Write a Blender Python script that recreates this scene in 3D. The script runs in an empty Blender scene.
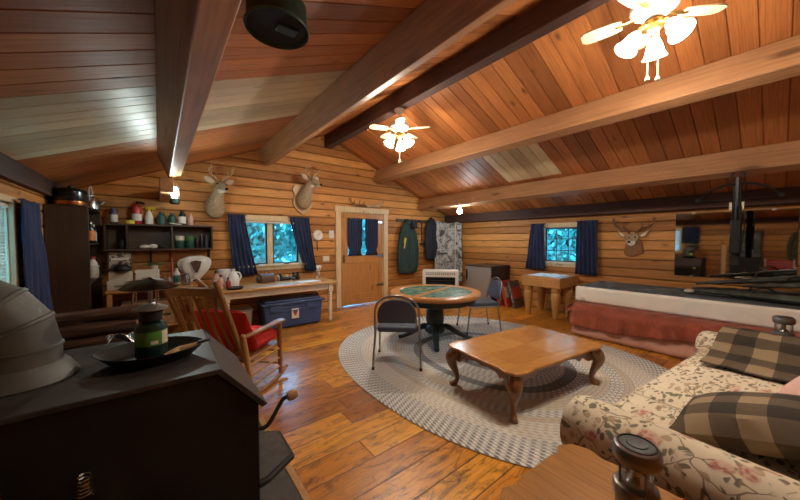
import bpy, bmesh, math, random
from mathutils import Vector, Matrix, Euler
random.seed(7)
PI = math.pi
R = math.radians
scene = bpy.context.scene
COL = scene.collection

# ------------------------------------------------------------------ materials
class NT:
    def __init__(s, name):
        s.m = bpy.data.materials.new(name); s.m.use_nodes = True
        s.t = s.m.node_tree; s.t.nodes.clear()
        s.out = s.n('ShaderNodeOutputMaterial')
        s.b = s.n('ShaderNodeBsdfPrincipled')
        s.l(s.b.outputs[0], s.out.inputs[0])
        s.tc = s.n('ShaderNodeTexCoord')
    def n(s, t, **k):
        x = s.t.nodes.new(t)
        for a, v in k.items(): setattr(x, a, v)
        return x
    def l(s, a, b): s.t.links.new(a, b)
    def put(s, sock, v):
        if hasattr(v, 'is_output'): s.l(v, sock)
        else: sock.default_value = v
    def math(s, op, a, b=0.0, c=0.0):
        x = s.n('ShaderNodeMath', operation=op)
        s.put(x.inputs[0], a); s.put(x.inputs[1], b); s.put(x.inputs[2], c)
        return x.outputs[0]
    def xyz(s, v):
        x = s.n('ShaderNodeSeparateXYZ'); s.l(v, x.inputs[0]); return x.outputs
    def comb(s, a, b, c):
        x = s.n('ShaderNodeCombineXYZ')
        for i, v in enumerate((a, b, c)): s.put(x.inputs[i], v)
        return x.outputs[0]
    def noise(s, v, scale, detail=4, rough=.55, dist=0.):
        x = s.n('ShaderNodeTexNoise')
        if v is not None: s.l(v, x.inputs['Vector'])
        x.inputs['Scale'].default_value = scale; x.inputs['Detail'].default_value = detail
        x.inputs['Roughness'].default_value = rough; x.inputs['Distortion'].default_value = dist
        return x.outputs[0]
    def voro(s, v, scale, feature='F1', rnd=1.):
        x = s.n('ShaderNodeTexVoronoi', feature=feature)
        if v is not None: s.l(v, x.inputs['Vector'])
        x.inputs['Scale'].default_value = scale; x.inputs['Randomness'].default_value = rnd
        return x.outputs
    def white(s, v):
        x = s.n('ShaderNodeTexWhiteNoise', noise_dimensions='3D'); s.l(v, x.inputs[0]); return x.outputs
    def ramp(s, f, stops, const=False):
        x = s.n('ShaderNodeValToRGB'); cr = x.color_ramp
        if const: cr.interpolation = 'CONSTANT'
        while len(cr.elements) > 1: cr.elements.remove(cr.elements[0])
        for i, (p, c) in enumerate(stops):
            e = cr.elements[0] if i == 0 else cr.elements.new(p)
            e.position = p; e.color = (c[0], c[1], c[2], 1) if not isinstance(c, (int, float)) else (c, c, c, 1)
        s.l(f, x.inputs[0]); return x.outputs[0]
    def mix(s, f, a, b, mode='MIX'):
        x = s.n('ShaderNodeMix', data_type='RGBA', blend_type=mode)
        s.put(x.inputs[0], f)
        for i, v in ((6, a), (7, b)):
            if hasattr(v, 'is_output'): s.l(v, x.inputs[i])
            else: x.inputs[i].default_value = (v[0], v[1], v[2], 1)
        return x.outputs[2]
    def mapping(s, v, scale):
        x = s.n('ShaderNodeMapping'); s.l(v, x.inputs[0]); x.inputs['Scale'].default_value = scale; return x.outputs[0]
    def color(s, v):
        if hasattr(v, 'is_output'): s.l(v, s.b.inputs['Base Color'])
        else: s.b.inputs['Base Color'].default_value = (v[0], v[1], v[2], 1)
    def rough(s, v): s.put(s.b.inputs['Roughness'], v)
    def bump(s, h, st=.3, dist=.01):
        x = s.n('ShaderNodeBump'); x.inputs['Strength'].default_value = st; x.inputs['Distance'].default_value = dist
        s.l(h, x.inputs['Height']); s.l(x.outputs[0], s.b.inputs['Normal'])

M = {}
def plain(name, c, rough=.5, metal=0., var=.12, scale=25, bump=0.0, coat=0.):
    t = NT(name)
    n = t.noise(t.tc.outputs['Object'], scale, 3)
    k = t.ramp(n, [(0.25, tuple(max(0, x * (1 - var)) for x in c)), (.75, tuple(min(1, x * (1 + var)) for x in c))])
    t.color(k); t.rough(rough); t.b.inputs['Metallic'].default_value = metal
    if coat: t.b.inputs['Coat Weight'].default_value = coat
    if bump: t.bump(n, bump, .004)
    M[name] = t.m; return t.m
def wood(name, c1, c2, axis=0, rough=.4, sc=1., knots=True, coat=0.):
    t = NT(name)
    s = [14 * sc] * 3; s[axis] = 1.1 * sc
    v = t.mapping(t.tc.outputs['Object'], s)
    g = t.noise(v, 1.6, 6, .6, 1.2)
    c = t.ramp(g, [(.28, c1), (.72, c2)])
    s2 = [45 * sc] * 3; s2[axis] = 2 * sc
    g2 = t.noise(t.mapping(t.tc.outputs['Object'], s2), 2., 3)
    c = t.mix(.35, c, t.ramp(g2, [(.35, tuple(x * .55 for x in c1)), (.6, c2)]))
    if knots:
        s3 = [7 * sc] * 3; s3[axis] = 2.2 * sc
        d = t.voro(t.mapping(t.tc.outputs['Object'], s3), 1.)[0]
        k = t.ramp(d, [(.06, 1.), (.16, 0.)])
        c = t.mix(t.math('MULTIPLY', k, .75), c, tuple(x * .25 for x in c1))
    t.color(c); t.rough(rough)
    if coat: t.b.inputs['Coat Weight'].default_value = coat; t.b.inputs['Coat Roughness'].default_value = .12
    t.bump(g2, .12, .004)
    M[name] = t.m; return t.m
def boards(name, across, along, width, cols, rough=.4, joint=0., stain=0., dark=.3, coat=0., grain=1., cup=0., seam=True):
    """long boards: every board has its own tone, grain, knots"""
    t = NT(name)
    p = t.xyz(t.tc.outputs['Object'])
    a, u = p[across], p[along]
    q = t.math('DIVIDE', a, width)
    bid = t.math('FLOOR', q)
    fr = t.math('FRACT', q)
    wn0 = t.white(t.comb(bid, 3.3, 1.7))
    if joint:
        w = t.math('ADD', t.math('DIVIDE', u, joint), t.math('MULTIPLY', wn0[0], 7.))
        jid = t.math('FLOOR', w); jf = t.math('FRACT', w)
    else:
        jid = 0.0
    wn = t.white(t.comb(bid, jid, 5.1))[0]
    v = t.comb(t.math('MULTIPLY', u, 1.3), t.math('MULTIPLY', a, 16.), t.math('ADD', t.math('MULTIPLY', bid, 4.37), t.math('MULTIPLY', wn, 9.)))
    g = t.noise(v, 1.5 * grain, 6, .6, 1.0)
    c = t.ramp(g, [(.25, cols[0]), (.5, cols[1]), (.75, cols[2])])
    c = t.mix(.6, c, t.ramp(wn, [(0., tuple(x * .62 for x in cols[0])), (.5, cols[1]), (1., tuple(min(1, x * 1.15) for x in cols[2]))]))
    v2 = t.comb(t.math('MULTIPLY', u, 2.), t.math('MULTIPLY', a, 60.), bid)
    g2 = t.noise(v2, 1.5, 3)
    c = t.mix(t.ramp(g2, [(.3, .45), (.55, 0.)]), c, tuple(x * dark for x in cols[0]))
    vk = t.comb(t.math('MULTIPLY', u, 2.1), t.math('MULTIPLY', a, 5.), bid)
    d = t.voro(vk, 1.)[0]
    k = t.ramp(t.math('ADD', d, t.math('MULTIPLY', g, .08)), [(.08, 1.), (.2, 0.)])
    c = t.mix(t.math('MULTIPLY', k, .8), c, tuple(x * .22 for x in cols[0]))
    if stain:
        sv = t.comb(t.math('MULTIPLY', u, 3.0), t.math('MULTIPLY', a, 9.), t.math('MULTIPLY', bid, 3.1))
        sn = t.noise(sv, 1.5, 7, .74, 1.1)
        c = t.mix(t.math('MULTIPLY', t.ramp(sn, [(.49, 0.), (.66, 1.)]), stain), c, tuple(x * .22 for x in cols[0]))
    h = g2
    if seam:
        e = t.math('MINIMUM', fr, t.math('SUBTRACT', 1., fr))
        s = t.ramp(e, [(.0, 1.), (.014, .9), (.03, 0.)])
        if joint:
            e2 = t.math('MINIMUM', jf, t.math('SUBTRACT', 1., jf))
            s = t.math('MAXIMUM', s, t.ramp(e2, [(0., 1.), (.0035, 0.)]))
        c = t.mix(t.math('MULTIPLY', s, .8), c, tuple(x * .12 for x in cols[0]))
        h = t.math('SUBTRACT', t.math('MULTIPLY', g2, .25), s)
    t.color(c)
    t.rough(t.math('ADD', rough, t.math('MULTIPLY', g, .18)))
    if coat:
        t.b.inputs['Coat Weight'].default_value = coat; t.b.inputs['Coat Roughness'].default_value = .15
    if stain: h = t.math('ADD', h, t.math('MULTIPLY', sn, 1.5))
    t.bump(h, .3 if stain else .25, .006 if stain else .004)
    M[name] = t.m; return t.m
def cloth(name, c, var=.2, rough=.9, scale=180, sheen=.0):
    t = NT(name)
    n = t.noise(t.tc.outputs['Object'], scale, 2)
    n2 = t.noise(t.tc.outputs['Object'], 5, 3)
    k = t.ramp(t.math('ADD', t.math('MULTIPLY', n, .5), t.math('MULTIPLY', n2, .5)),
               [(.3, tuple(x * (1 - var) for x in c)), (.7, tuple(min(1, x * (1 + var)) for x in c))])
    t.color(k); t.rough(rough)
    if sheen: t.b.inputs['Sheen Weight'].default_value = sheen
    t.bump(n, .25, .002)
    M[name] = t.m; return t.m
def emit(name, c, st):
    t = NT(name); t.color((.8, .8, .8))
    t.b.inputs['Emission Color'].default_value = (*c, 1); t.b.inputs['Emission Strength'].default_value = st
    M[name] = t.m; return t.m
def glass(name, tint=(1, 1, 1), gl=.08, rough=.02):
    t = NT(name)
    tr = t.n('ShaderNodeBsdfTransparent'); tr.inputs[0].default_value = (*tint, 1)
    g = t.n('ShaderNodeBsdfGlossy'); g.inputs['Roughness'].default_value = rough
    f = t.n('ShaderNodeLayerWeight'); f.inputs[0].default_value = .25
    k = t.math('ADD', t.math('MULTIPLY', f.outputs[0], .4), gl)
    mx = t.n('ShaderNodeMixShader'); t.l(k, mx.inputs[0]); t.l(tr.outputs[0], mx.inputs[1]); t.l(g.outputs[0], mx.inputs[2])
    t.l(mx.outputs[0], t.out.inputs[0])
    M[name] = t.m; return t.m

# room woods
PINE = [(.34, .115, .020), (.56, .235, .050), (.72, .36, .105)]
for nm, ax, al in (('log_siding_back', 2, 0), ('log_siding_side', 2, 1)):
    boards(nm, ax, al, .165, PINE, rough=.5, dark=.22, seam=True)  # seam paints thin dark lines as gap shadow along the board grooves
boards('ceiling_boards', 1, 0, .17, [(.28, .088, .023), (.43, .147, .038), (.57, .215, .062)], rough=.42, dark=.4, seam=False)
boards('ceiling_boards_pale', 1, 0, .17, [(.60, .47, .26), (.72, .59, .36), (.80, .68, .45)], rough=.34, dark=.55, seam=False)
boards('floor_planks', 1, 0, .215, [(.34, .10, .008), (.66, .25, .018), (.86, .43, .050)], rough=.22, joint=1.9, stain=.9, dark=.28, coat=.2)
wood('beam_wood', (.32, .145, .06), (.48, .25, .115), 1, .5, .5)
wood('beam_dark', (.05, .020, .014), (.09, .038, .026), 1, .75, .5)
wood('trim_pine', (.68, .50, .27), (.80, .64, .40), 2, .45, .8)
wood('door_pine', (.47, .20, .05), (.60, .29, .085), 2, .4, .8)
wood('table_oak', (.56, .30, .09), (.70, .42, .16), 0, .3, 1., False, .3)
wood('walnut', (.034, .017, .009), (.062, .033, .017), 2, .5, 1., False)
wood('shelf_dark', (.045, .026, .017), (.09, .052, .032), 0, .5, 1., False)
wood('coffee_top', (.46, .20, .045), (.60, .29, .08), 0, .24, 1.2, False, .6)
wood('coffee_light', (.50, .23, .055), (.62, .31, .09), 1, .22, 1.6, False, .6)
wood('coffee_dark', (.40, .165, .038), (.55, .25, .065), 0, .22, 1.8, False, .6)
wood('cabriole_wood', (.17, .064, .018), (.27, .115, .034), 2, .32, 1.2, False, .4)
wood('rocker_wood', (.27, .115, .035), (.42, .20, .065), 2, .35, 1.2, False, .3)
wood('rocker_pale', (.46, .24, .08), (.60, .36, .14), 2, .4, 1.2, False, .2)
wood('butcher_block', (.42, .20, .055), (.58, .31, .10), 2, .4, 1.5, False)
wood('bark', (.035, .017, .011), (.17, .08, .045), 0, .9, 2.0, False)
wood('split_wood', (.16, .075, .035), (.30, .16, .08), 0, .8, 1.2, False)
wood('plaque_wood', (.50, .30, .14), (.66, .43, .22), 2, .4, 1., False)
wood('stick_wood', (.60, .36, .15), (.72, .48, .24), 0, .6, 1., False)
wood('end_table_wood', (.34, .145, .035), (.50, .24, .07), 1, .32, 1.1, False, .4)
plain('cream_paint', (.74, .66, .50), .4)
plain('white_paint', (.80, .77, .70), .35, var=.04)
plain('white_plastic', (.78, .77, .74), .4, var=.05)
plain('off_white', (.66, .62, .52), .6, var=.08)
plain('black_iron', (.012, .012, .012), .55, 0., .3, 40, .2)
plain('stove_black', (.006, .006, .0065), .6, .0, .3, 12, .1)
plain('stove_top', (.065, .058, .058), .45, .3, .4, 14, .15)
plain('pipe_grey', (.13, .137, .127), .55, .15, .25, 6)
plain('black_plastic', (.013, .013, .015), .45)
plain('black_gloss', (.008, .008, .01), .22)
plain('dark_rubber', (.02, .02, .02), .8)
plain('steel', (.55, .55, .55), .25, 1., .08)
plain('dull_chrome', (.35, .34, .33), .3, 1., .1)
plain('pewter', (.26, .25, .25), .34, .8, .08)
plain('brass', (.60, .38, .11), .28, 1., .1)
plain('copper', (.5, .18, .07), .3, 1.)
plain('fridge_silver', (.40, .38, .36), .4, .5, .05, 8)
plain('navy_plastic', (.048, .088, .21), .45, 0., .12, 20, .05)
plain('green_enamel', (.022, .05, .036), .3, 0., .2)
plain('green_label', (.10, .30, .045), .35)
plain('propane_green', (.010, .035, .035), .3)
plain('dark_green_paint', (.022, .045, .040), .35, 0., .3)
plain('red_box', (.52, .06, .035), .5)
plain('dark_photo', (.08, .06, .05), .4, 0., .9, 18)
plain('hearth_slate', (.075, .066, .058), .7, 0., .35, 18, .2)
plain('cardboard', (.36, .22, .11), .85)
plain('paper', (.78, .76, .70), .8, 0., .05)
plain('red_plastic', (.40, .03, .03), .4)
plain('yellow_plastic', (.70, .55, .05), .4)
plain('purple_plastic', (.10, .07, .16), .35)
plain('dark_green_plastic', (.03, .09, .07), .35)
plain('pink_plastic', (.72, .42, .36), .45)
plain('orange_label', (.65, .22, .06), .5)
plain('teal_label', (.08, .22, .20), .5)
plain('leaf_green', (.06, .17, .035), .6)
plain('brown_leather', (.10, .05, .032), .5, 0., .25, 60, .2)
plain('deer_fur', (.40, .30, .185), .95, 0., .28, 30, .3)
plain('deer_dark', (.10, .07, .045), .95, 0., .3, 40, .2)
plain('deer_white', (.72, .66, .54), .95, 0., .1)
plain('antler', (.50, .38, .22), .5, 0., .3, 30)
plain('antler_dark', (.17, .09, .04), .5, 0., .35, 30)
plain('eye_black', (.004, .004, .004), .08)
plain('ear_pink', (.60, .46, .36), .9)
plain('mattress_white', (.86, .82, .72), .6, 0., .04, 8)
plain('tan_plaque', (.26, .105, .03), .5, 0., .2)
plain('gun_olive', (.062, .066, .052), .6, 0., .6, 9, .1)
plain('gun_black', (.008, .008, .008), .75)
plain('glove_tan', (.50, .34, .15), .8)
cloth('navy_curtain', (.020, .032, .088), .3)
cloth('navy_vinyl', (.05, .065, .105), .2, .5)
cloth('red_cushion', (.66, .035, .035), .15)
cloth('coat_green', (.020, .046, .040), .35)
cloth('coat_navy', (.018, .022, .035), .3)
cloth('rust_velvet', (.27, .058, .026), .5, .8, 60, .12)
cloth('pink_skirt', (.60, .34, .27), .15, .85, 120, .2)
cloth('pink_pillow', (.62, .38, .33), .12)
cloth('grey_pad', (.10, .105, .12), .25)
emit('fan_glass', (1., .93, .80), 7.)
def frosted(name, k):      # light passes through the frosted shade
    t = M[name].node_tree; b = [n for n in t.nodes if n.type == 'BSDF_PRINCIPLED'][0]; o = [n for n in t.nodes if n.type == 'OUTPUT_MATERIAL'][0]
    tr = t.nodes.new('ShaderNodeBsdfTransparent'); mx = t.nodes.new('ShaderNodeMixShader'); mx.inputs[0].default_value = 1 - k
    t.links.new(tr.outputs[0], mx.inputs[1]); t.links.new(b.outputs[0], mx.inputs[2]); t.links.new(mx.outputs[0], o.inputs[0])
frosted('fan_glass', .55)
emit('led_glow', (.80, 1., .97), 26.)
frosted('led_glow', .5)
emit('bulb_glow', (.82, .95, 1.), 30.)
glass('pane_glass'); glass('lantern_glass', (.9, .92, .92), .12); glass('jug_plastic', (.85, .86, .84), .25, .35)

def special():
    # mirror
    t = NT('mirror_silver'); t.color((.62, .60, .56)); t.b.inputs['Metallic'].default_value = 1.
    t.rough(.03); M['mirror_silver'] = t.m
    # braided rug
    t = NT('braided_rug'); p = t.xyz(t.tc.outputs['Object']); A, B, EX = 1.72, 2.1, 2.3
    ax = t.math('POWER', t.math('DIVIDE', t.math('ABSOLUTE', p[0]), A), EX)
    by = t.math('POWER', t.math('DIVIDE', t.math('ABSOLUTE', p[1]), B), EX)
    rho = t.math('POWER', t.math('ADD', ax, by), 1 / EX)
    rr = t.math('DIVIDE', t.math('MULTIPLY', rho, 1.9), .036)
    rid = t.math('FLOOR', rr); rf = t.math('FRACT', rr)
    ang = t.math('MULTIPLY', t.math('ARCTAN2', p[1], p[0]), rho)
    arc = t.math('MULTIPLY', ang, 1.9 / .066)
    tri = t.math('ABSOLUTE', t.math('SUBTRACT', rf, .5))
    ch = t.math('FRACT', t.math('ADD', t.math('ADD', arc, t.math('MULTIPLY', rid, .5)), tri))
    k = t.ramp(ch, [(0., 0.), (.42, 0.), (.52, 1.), (.92, 1.), (1., 0.)])
    W1, W2 = (.78, .76, .70), (.88, .86, .80)
    G1, G2, G3 = (.34, .35, .34), (.21, .225, .235), (.11, .13, .16)
    T1, T2 = (.62, .54, .42), (.54, .46, .35)
    fa = t.ramp(rho, [(0., G2), (.16, G3), (.24, W1), (.34, G1), (.42, G3), (.48, G1), (.54, T1), (.62, W1), (.68, T2), (.72, W1), (.80, T1), (.84, W1), (.90, W2)], True)
    fb = t.ramp(rho, [(0., G3), (.16, G2), (.24, G1), (.34, W1), (.42, G2), (.48, W1), (.54, T2), (.62, G1), (.68, T1), (.72, T1), (.80, W1), (.84, G1), (.90, G2)], True)
    c = t.mix(k, fa, fb)
    c = t.mix(t.ramp(tri, [(.36, 0.), (.5, .55)]), c, (.10, .10, .095))
    n = t.noise(t.tc.outputs['Object'], 1.2, 4)
    c = t.mix(.15, c, t.ramp(n, [(.3, (.34, .32, .28)), (.7, (.66, .64, .60))]))
    t.color(c); t.rough(.95)
    t.bump(t.math('SUBTRACT', t.math('MULTIPLY', k, .2), tri), .5, .008); M['braided_rug'] = t.m
    # floral upholstery
    for nm, st, th in (('floral_cloth', (1, 1, 1), .455), ('floral_seat', (.55, 1.25, 1), .405)):
        t = NT(nm); v = t.mapping(t.tc.outputs['Object'], st)
        wv = t.n('ShaderNodeVectorMath', operation='ADD'); t.l(v, wv.inputs[0])
        nz = t.n('ShaderNodeTexNoise'); nz.inputs['Scale'].default_value = 9; t.l(v, nz.inputs['Vector'])
        sc = t.n('ShaderNodeVectorMath', operation='SCALE'); t.l(nz.outputs[1], sc.inputs[0]); sc.inputs['Scale'].default_value = .09
        t.l(sc.outputs[0], wv.inputs[1]); v = wv.outputs[0]
        base = t.ramp(t.noise(v, 3, 3), [(.3, (.62, .53, .38)), (.7, (.73, .65, .49))])
        stem = t.ramp(t.voro(v, 8.5, 'DISTANCE_TO_EDGE')[0], [(.0, 1.), (.018, 1.), (.03, 0.)])
        stem = t.math('MULTIPLY', stem, t.ramp(t.noise(v, 6, 2), [(.47, 0.), (.53, 1.)]))
        c = t.mix(t.math('MULTIPLY', stem, .8), base, (.16, .10, .06))
        lv = t.voro(v, 27.); lm = t.ramp(lv[0], [(.0, 1.), (.33, 1.), (.40, 0.)])
        lm = t.math('MULTIPLY', lm, t.ramp(t.noise(v, 7.5, 2), [(th, 0.), (th + .025, 1.)]))
        c = t.mix(t.math('MULTIPLY', lm, .88), c, t.mix(t.noise(v, 30, 2), (.06, .065, .045), (.20, .17, .10)))
        l2 = t.voro(v, 16.); m2 = t.math('MULTIPLY', t.ramp(l2[0], [(0., 1.), (.26, 1.), (.34, 0.)]), t.ramp(t.noise(v, 5.5, 2), [(th + .03, 0.), (th + .06, 1.)]))
        c = t.mix(t.math('MULTIPLY', m2, .75), c, t.mix(t.noise(v, 26, 2), (.34, .15, .09), (.40, .32, .18)))
        fl = t.voro(v, 6.2); fm = t.ramp(fl[0], [(0., 1.), (.26, 1.), (.34, 0.)])
        sel = t.ramp(t.xyz(fl[1])[0], [(.0, 0.), (.50, 0.), (.51, 1.)], True)
        fm = t.math('MULTIPLY', fm, sel)
        petals = t.ramp(t.voro(v, 38.)[0], [(.1, (.50, .20, .15)), (.35, (.36, .10, .08)), (.6, (.60, .38, .28))])
        c = t.mix(t.math('MULTIPLY', fm, .9), c, petals)
        t.color(c); t.rough(.9); t.bump(t.noise(v, 160, 2), .2, .002); M[nm] = t.m
    # buffalo plaid
    for nm, co, s in (('plaid_throw', 'UV', .125), ('plaid_pillow', 'Object', .098)):
        t = NT(nm); p = t.xyz(t.tc.outputs[co])
        def stripe(a): return t.math('GREATER_THAN', t.math('FRACT', t.math('DIVIDE', t.math('ADD', a, 3.02), s * 2)), .5)
        k = t.math('MULTIPLY', t.math('ADD', stripe(p[0]), stripe(p[1])), .5)
        c = t.ramp(k, [(0., (.28, .20, .115)), (.25, (.088, .060, .036)), (.75, (.020, .014, .009))], True)
        tw = t.noise(t.tc.outputs[co], 260, 2)
        t.color(t.mix(.08, c, t.ramp(tw, [(.4, (.05, .04, .03)), (.6, (.25, .2, .14))])))
        t.rough(.95); t.bump(tw, .2, .002); M[nm] = t.m
    # camo, snow camo, felt, dark top, fabrics
    for nm, stops, sc in (('snow_camo', [(0., (.10, .10, .09)), (.40, (.24, .24, .22)), (.47, (.50, .49, .45)), (.60, (.16, .16, .14))], 7),
                          ('forest_camo', [(0., (.03, .035, .02)), (.44, (.10, .09, .05)), (.52, (.05, .06, .03)), (.6, (.17, .14, .09))], 12),
                          ('flocked_top', [(0., (.07, .08, .085)), (.45, (.10, .115, .12)), (.55, (.14, .155, .16)), (.62, (.20, .21, .215))], 4),
                          ('print_art', [(0., (.12, .03, .02)), (.4, (.05, .05, .05)), (.5, (.45, .40, .30)), (.6, (.30, .08, .05))], 14)):
        t = NT(nm); n = t.noise(t.tc.outputs['Object'], sc, 4, .6, .8)
        t.color(t.ramp(n, stops, True)); t.rough(.9); M[nm] = t.m
    t = NT('green_felt'); n = t.noise(t.tc.outputs['Object'], 9, 4)
    t.color(t.ramp(n, [(.35, (.05, .13, .10)), (.62, (.13, .25, .20)), (.75, (.30, .34, .26))])); t.rough(.25); M['green_felt'] = t.m
    t = NT('outdoor_leaf'); n = t.noise(t.tc.outputs['Object'], 2.2, 4)
    t.color(t.ramp(n, [(.3, (.06, .20, .18)), (.7, (.25, .52, .46))])); t.rough(.6)
    M['outdoor_leaf'] = t.m
special()

# ------------------------------------------------------------------ mesh builder
def V(*a): return Vector(a)
class MB:
    def __init__(s): s.bm = bmesh.new()
    def _tr(s, vs, rot=None, loc=None):
        if rot is not None: bmesh.ops.transform(s.bm, matrix=Euler(rot).to_matrix().to_4x4(), verts=vs)
        if loc is not None: bmesh.ops.translate(s.bm, vec=Vector(loc), verts=vs)
    def box(s, c, d, rot=None, taper=None):
        r = bmesh.ops.create_cube(s.bm, size=1.); vs = r['verts']
        for v in vs:
            k = 1. if taper is None or v.co.z > 0 else taper
            v.co = Vector((v.co.x * d[0] * k, v.co.y * d[1] * k, v.co.z * d[2]))
        s._tr(vs, rot, c); return s
    def b2(s, x0, x1, y0, y1, z0, z1): return s.box(((x0 + x1) / 2, (y0 + y1) / 2, (z0 + z1) / 2), (abs(x1 - x0), abs(y1 - y0), abs(z1 - z0)))
    def ring(s, c, u, w, ru, rv, n, ph=0.):
        return [s.bm.verts.new(c + u * (ru * math.cos(2 * PI * i / n + ph)) + w * (rv * math.sin(2 * PI * i / n + ph))) for i in range(n)]
    def skin(s, rings, caps=True, closed=False):
        n = len(rings[0])
        seq = list(zip(rings[:-1], rings[1:]))
        if closed: seq.append((rings[-1], rings[0]))
        for a, b in seq:
            for i in range(n):
                try: s.bm.faces.new((a[i], a[(i + 1) % n], b[(i + 1) % n], b[i]))
                except ValueError: pass
        if caps and not closed:
            s.bm.faces.new(rings[0][::-1]); s.bm.faces.new(rings[-1])
        return s
    def tube(s, pts, r, n=8, flat=1., up=None, caps=True, closed=False):
        pts = [Vector(p) for p in pts]
        rs = r if isinstance(r, (list, tuple)) else [r] * len(pts)
        rings = []; pu = None
        for i, p in enumerate(pts):
            if closed: d = (pts[(i + 1) % len(pts)] - pts[i - 1])
            else: d = (pts[min(i + 1, len(pts) - 1)] - pts[max(i - 1, 0)])
            d.normalize()
            if pu is None:
                a = Vector(up) if up else (Vector((0, 0, 1)) if abs(d.z) < .9 else Vector((0, 1, 0)))
                u = d.cross(a).normalized()
            else:
                u = (pu - d * pu.dot(d)).normalized()
            w = d.cross(u).normalized(); pu = u
            ri = rs[i]
            ru, rv = ri if isinstance(ri, (tuple, list)) else (ri, ri * flat)
            rings.append(s.ring(p, u, w, ru, rv, n))
        return s.skin(rings, caps, closed)
    def cyl(s, a, b, r0, r1=None, n=16): return s.tube([a, b], [r0, r0 if r1 is None else r1], n)
    def lathe(s, prof, c=(0, 0, 0), n=24, axis=(0, 0, 1), caps=True):
        ax = Vector(axis).normalized(); a = Vector((0, 1, 0)) if abs(ax.z) > .9 else Vector((0, 0, 1))
        u = a.cross(ax).normalized(); w = ax.cross(u); c = Vector(c)
        return s.skin([s.ring(c + ax * z, u, w, max(r, .0005), max(r, .0005), n) for r, z in prof], caps)
    def ell(s, c, r, rot=None, n=14):
        q = bmesh.ops.create_uvsphere(s.bm, u_segments=n, v_segments=max(6, n // 2 + 1), radius=1.)['verts']
        for v in q: v.co = Vector((v.co.x * r[0], v.co.y * r[1], v.co.z * r[2]))
        s._tr(q, rot, c); return s
    def prism(s, poly, d0, d1, plane='XY', loc=(0, 0, 0), rot=None):
        def m(p, d):
            return Vector((p[0], p[1], d)) if plane == 'XY' else Vector((p[0], d, p[1])) if plane == 'XZ' else Vector((d, p[0], p[1]))
        a = [s.bm.verts.new(m(p, d0)) for p in poly]; b = [s.bm.verts.new(m(p, d1)) for p in poly]
        s.skin([a, b]); s._tr(a + b, rot, loc); return s
    def grid(s, fn, nu, nv, uv=None):
        vs = [[s.bm.verts.new(Vector(fn(i / nu, j / nv))) for j in range(nv + 1)] for i in range(nu + 1)]
        lay = s.bm.loops.layers.uv.verify() if uv else None
        for i in range(nu):
            for j in range(nv):
                f = s.bm.faces.new((vs[i][j], vs[i + 1][j], vs[i + 1][j + 1], vs[i][j + 1]))
                if uv:
                    for lp, (a, b) in zip(f.loops, ((i, j), (i + 1, j), (i + 1, j + 1), (i, j + 1))):
                        lp[lay].uv = (a / nu * uv[0], b / nv * uv[1])
        return s
    def pillow(s, c, d, rot=None, n=10, pinch=.75):
        def side(sg):
            def f(a, b):
                x, y = a * 2 - 1, b * 2 - 1
                h = max(0., (1 - abs(x) ** 2.6) * (1 - abs(y) ** 2.6)) ** .5
                q = 1 - .08 * (1 - abs(x)) * abs(y) ** 4 ; p = 1 - .08 * (1 - abs(y)) * abs(x) ** 4
                return (x * d[0] / 2 * p, y * d[1] / 2 * q, sg * h * d[2] / 2)
            return f
        k = len(s.bm.verts)
        s.grid(side(1), n, n); s.grid(side(-1), n, n)
        s.bm.verts.ensure_lookup_table(); vs = [s.bm.verts[i] for i in range(k, len(s.bm.verts))]
        s._tr(vs, rot, c)
        bmesh.ops.remove_doubles(s.bm, verts=vs, dist=.0008)
        return s
    def build(s, name, mat, parent=None, smooth=True, bevel=0., solid=0., seg=2, sub=0, kind=None):
        bm = s.bm
        bmesh.ops.recalc_face_normals(bm, faces=bm.faces[:])
        me = bpy.data.meshes.new(name)
        if smooth:
            for f in bm.faces: f.smooth = True
            for e in bm.edges:
                if len(e.link_faces) == 2 and e.calc_face_angle(0) > .65: e.smooth = False
        bm.to_mesh(me); bm.free()
        for m in (mat if isinstance(mat, (list, tuple)) else [mat]): me.materials.append(M[m] if isinstance(m, str) else m)
        o = bpy.data.objects.new(name, me); COL.objects.link(o)
        if parent is not None: o.parent = parent
        if solid:
            q = o.modifiers.new('thick', 'SOLIDIFY'); q.thickness = solid; q.offset = 0
        if bevel:
            q = o.modifiers.new('bevel', 'BEVEL'); q.width = bevel; q.segments = seg; q.limit_method = 'ANGLE'; q.angle_limit = .6
        if sub:
            q = o.modifiers.new('sub', 'SUBSURF'); q.levels = sub; q.render_levels = sub
        if kind: o['kind'] = kind
        return o
def tag(o, label, cat, group=None, loc=None, rotz=None):
    o['label'] = label; o['category'] = cat
    if group: o['group'] = group
    if loc is not None: o.location = loc
    if rotz is not None: o.rotation_euler = (0, 0, rotz)
    return o
def thing(name, label, cat, loc=(0, 0, 0), rotz=0., group=None, rot=None):
    o = bpy.data.objects.new(name, None); COL.objects.link(o); o.empty_display_size = .1
    o.location = loc; o.rotation_euler = rot if rot else (0, 0, rotz)
    return tag(o, label, cat, group)
def dup(root, label, loc, rotz=None):
    def cp(o, par):
        c = o.copy(); COL.objects.link(c)
        if par is not None: c.parent = par
        for ch in o.children: cp(ch, c)
        return c
    r = cp(root, None); r['label'] = label; r.location = loc
    if rotz is not None: r.rotation_euler = (0, 0, rotz)
    return r
def struct(o, label=None):
    o['kind'] = 'structure'
    if label: o['label'] = label
    return o
def bez(pts, n=24):
    """Catmull-Rom through the points"""
    P = [Vector(p) for p in pts]; P = [P[0] * 2 - P[1]] + P + [P[-1] * 2 - P[-2]]
    out = []; segs = len(P) - 3
    for k in range(n + 1):
        u = k / n * segs; i = min(int(u), segs - 1); t = u - i
        a, b, c, d = P[i:i + 4]
        out.append(.5 * ((2 * b) + (c - a) * t + (2 * a - 5 * b + 4 * c - d) * t * t + (3 * b - a - 3 * c + d) * t ** 3))
    return out
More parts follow.
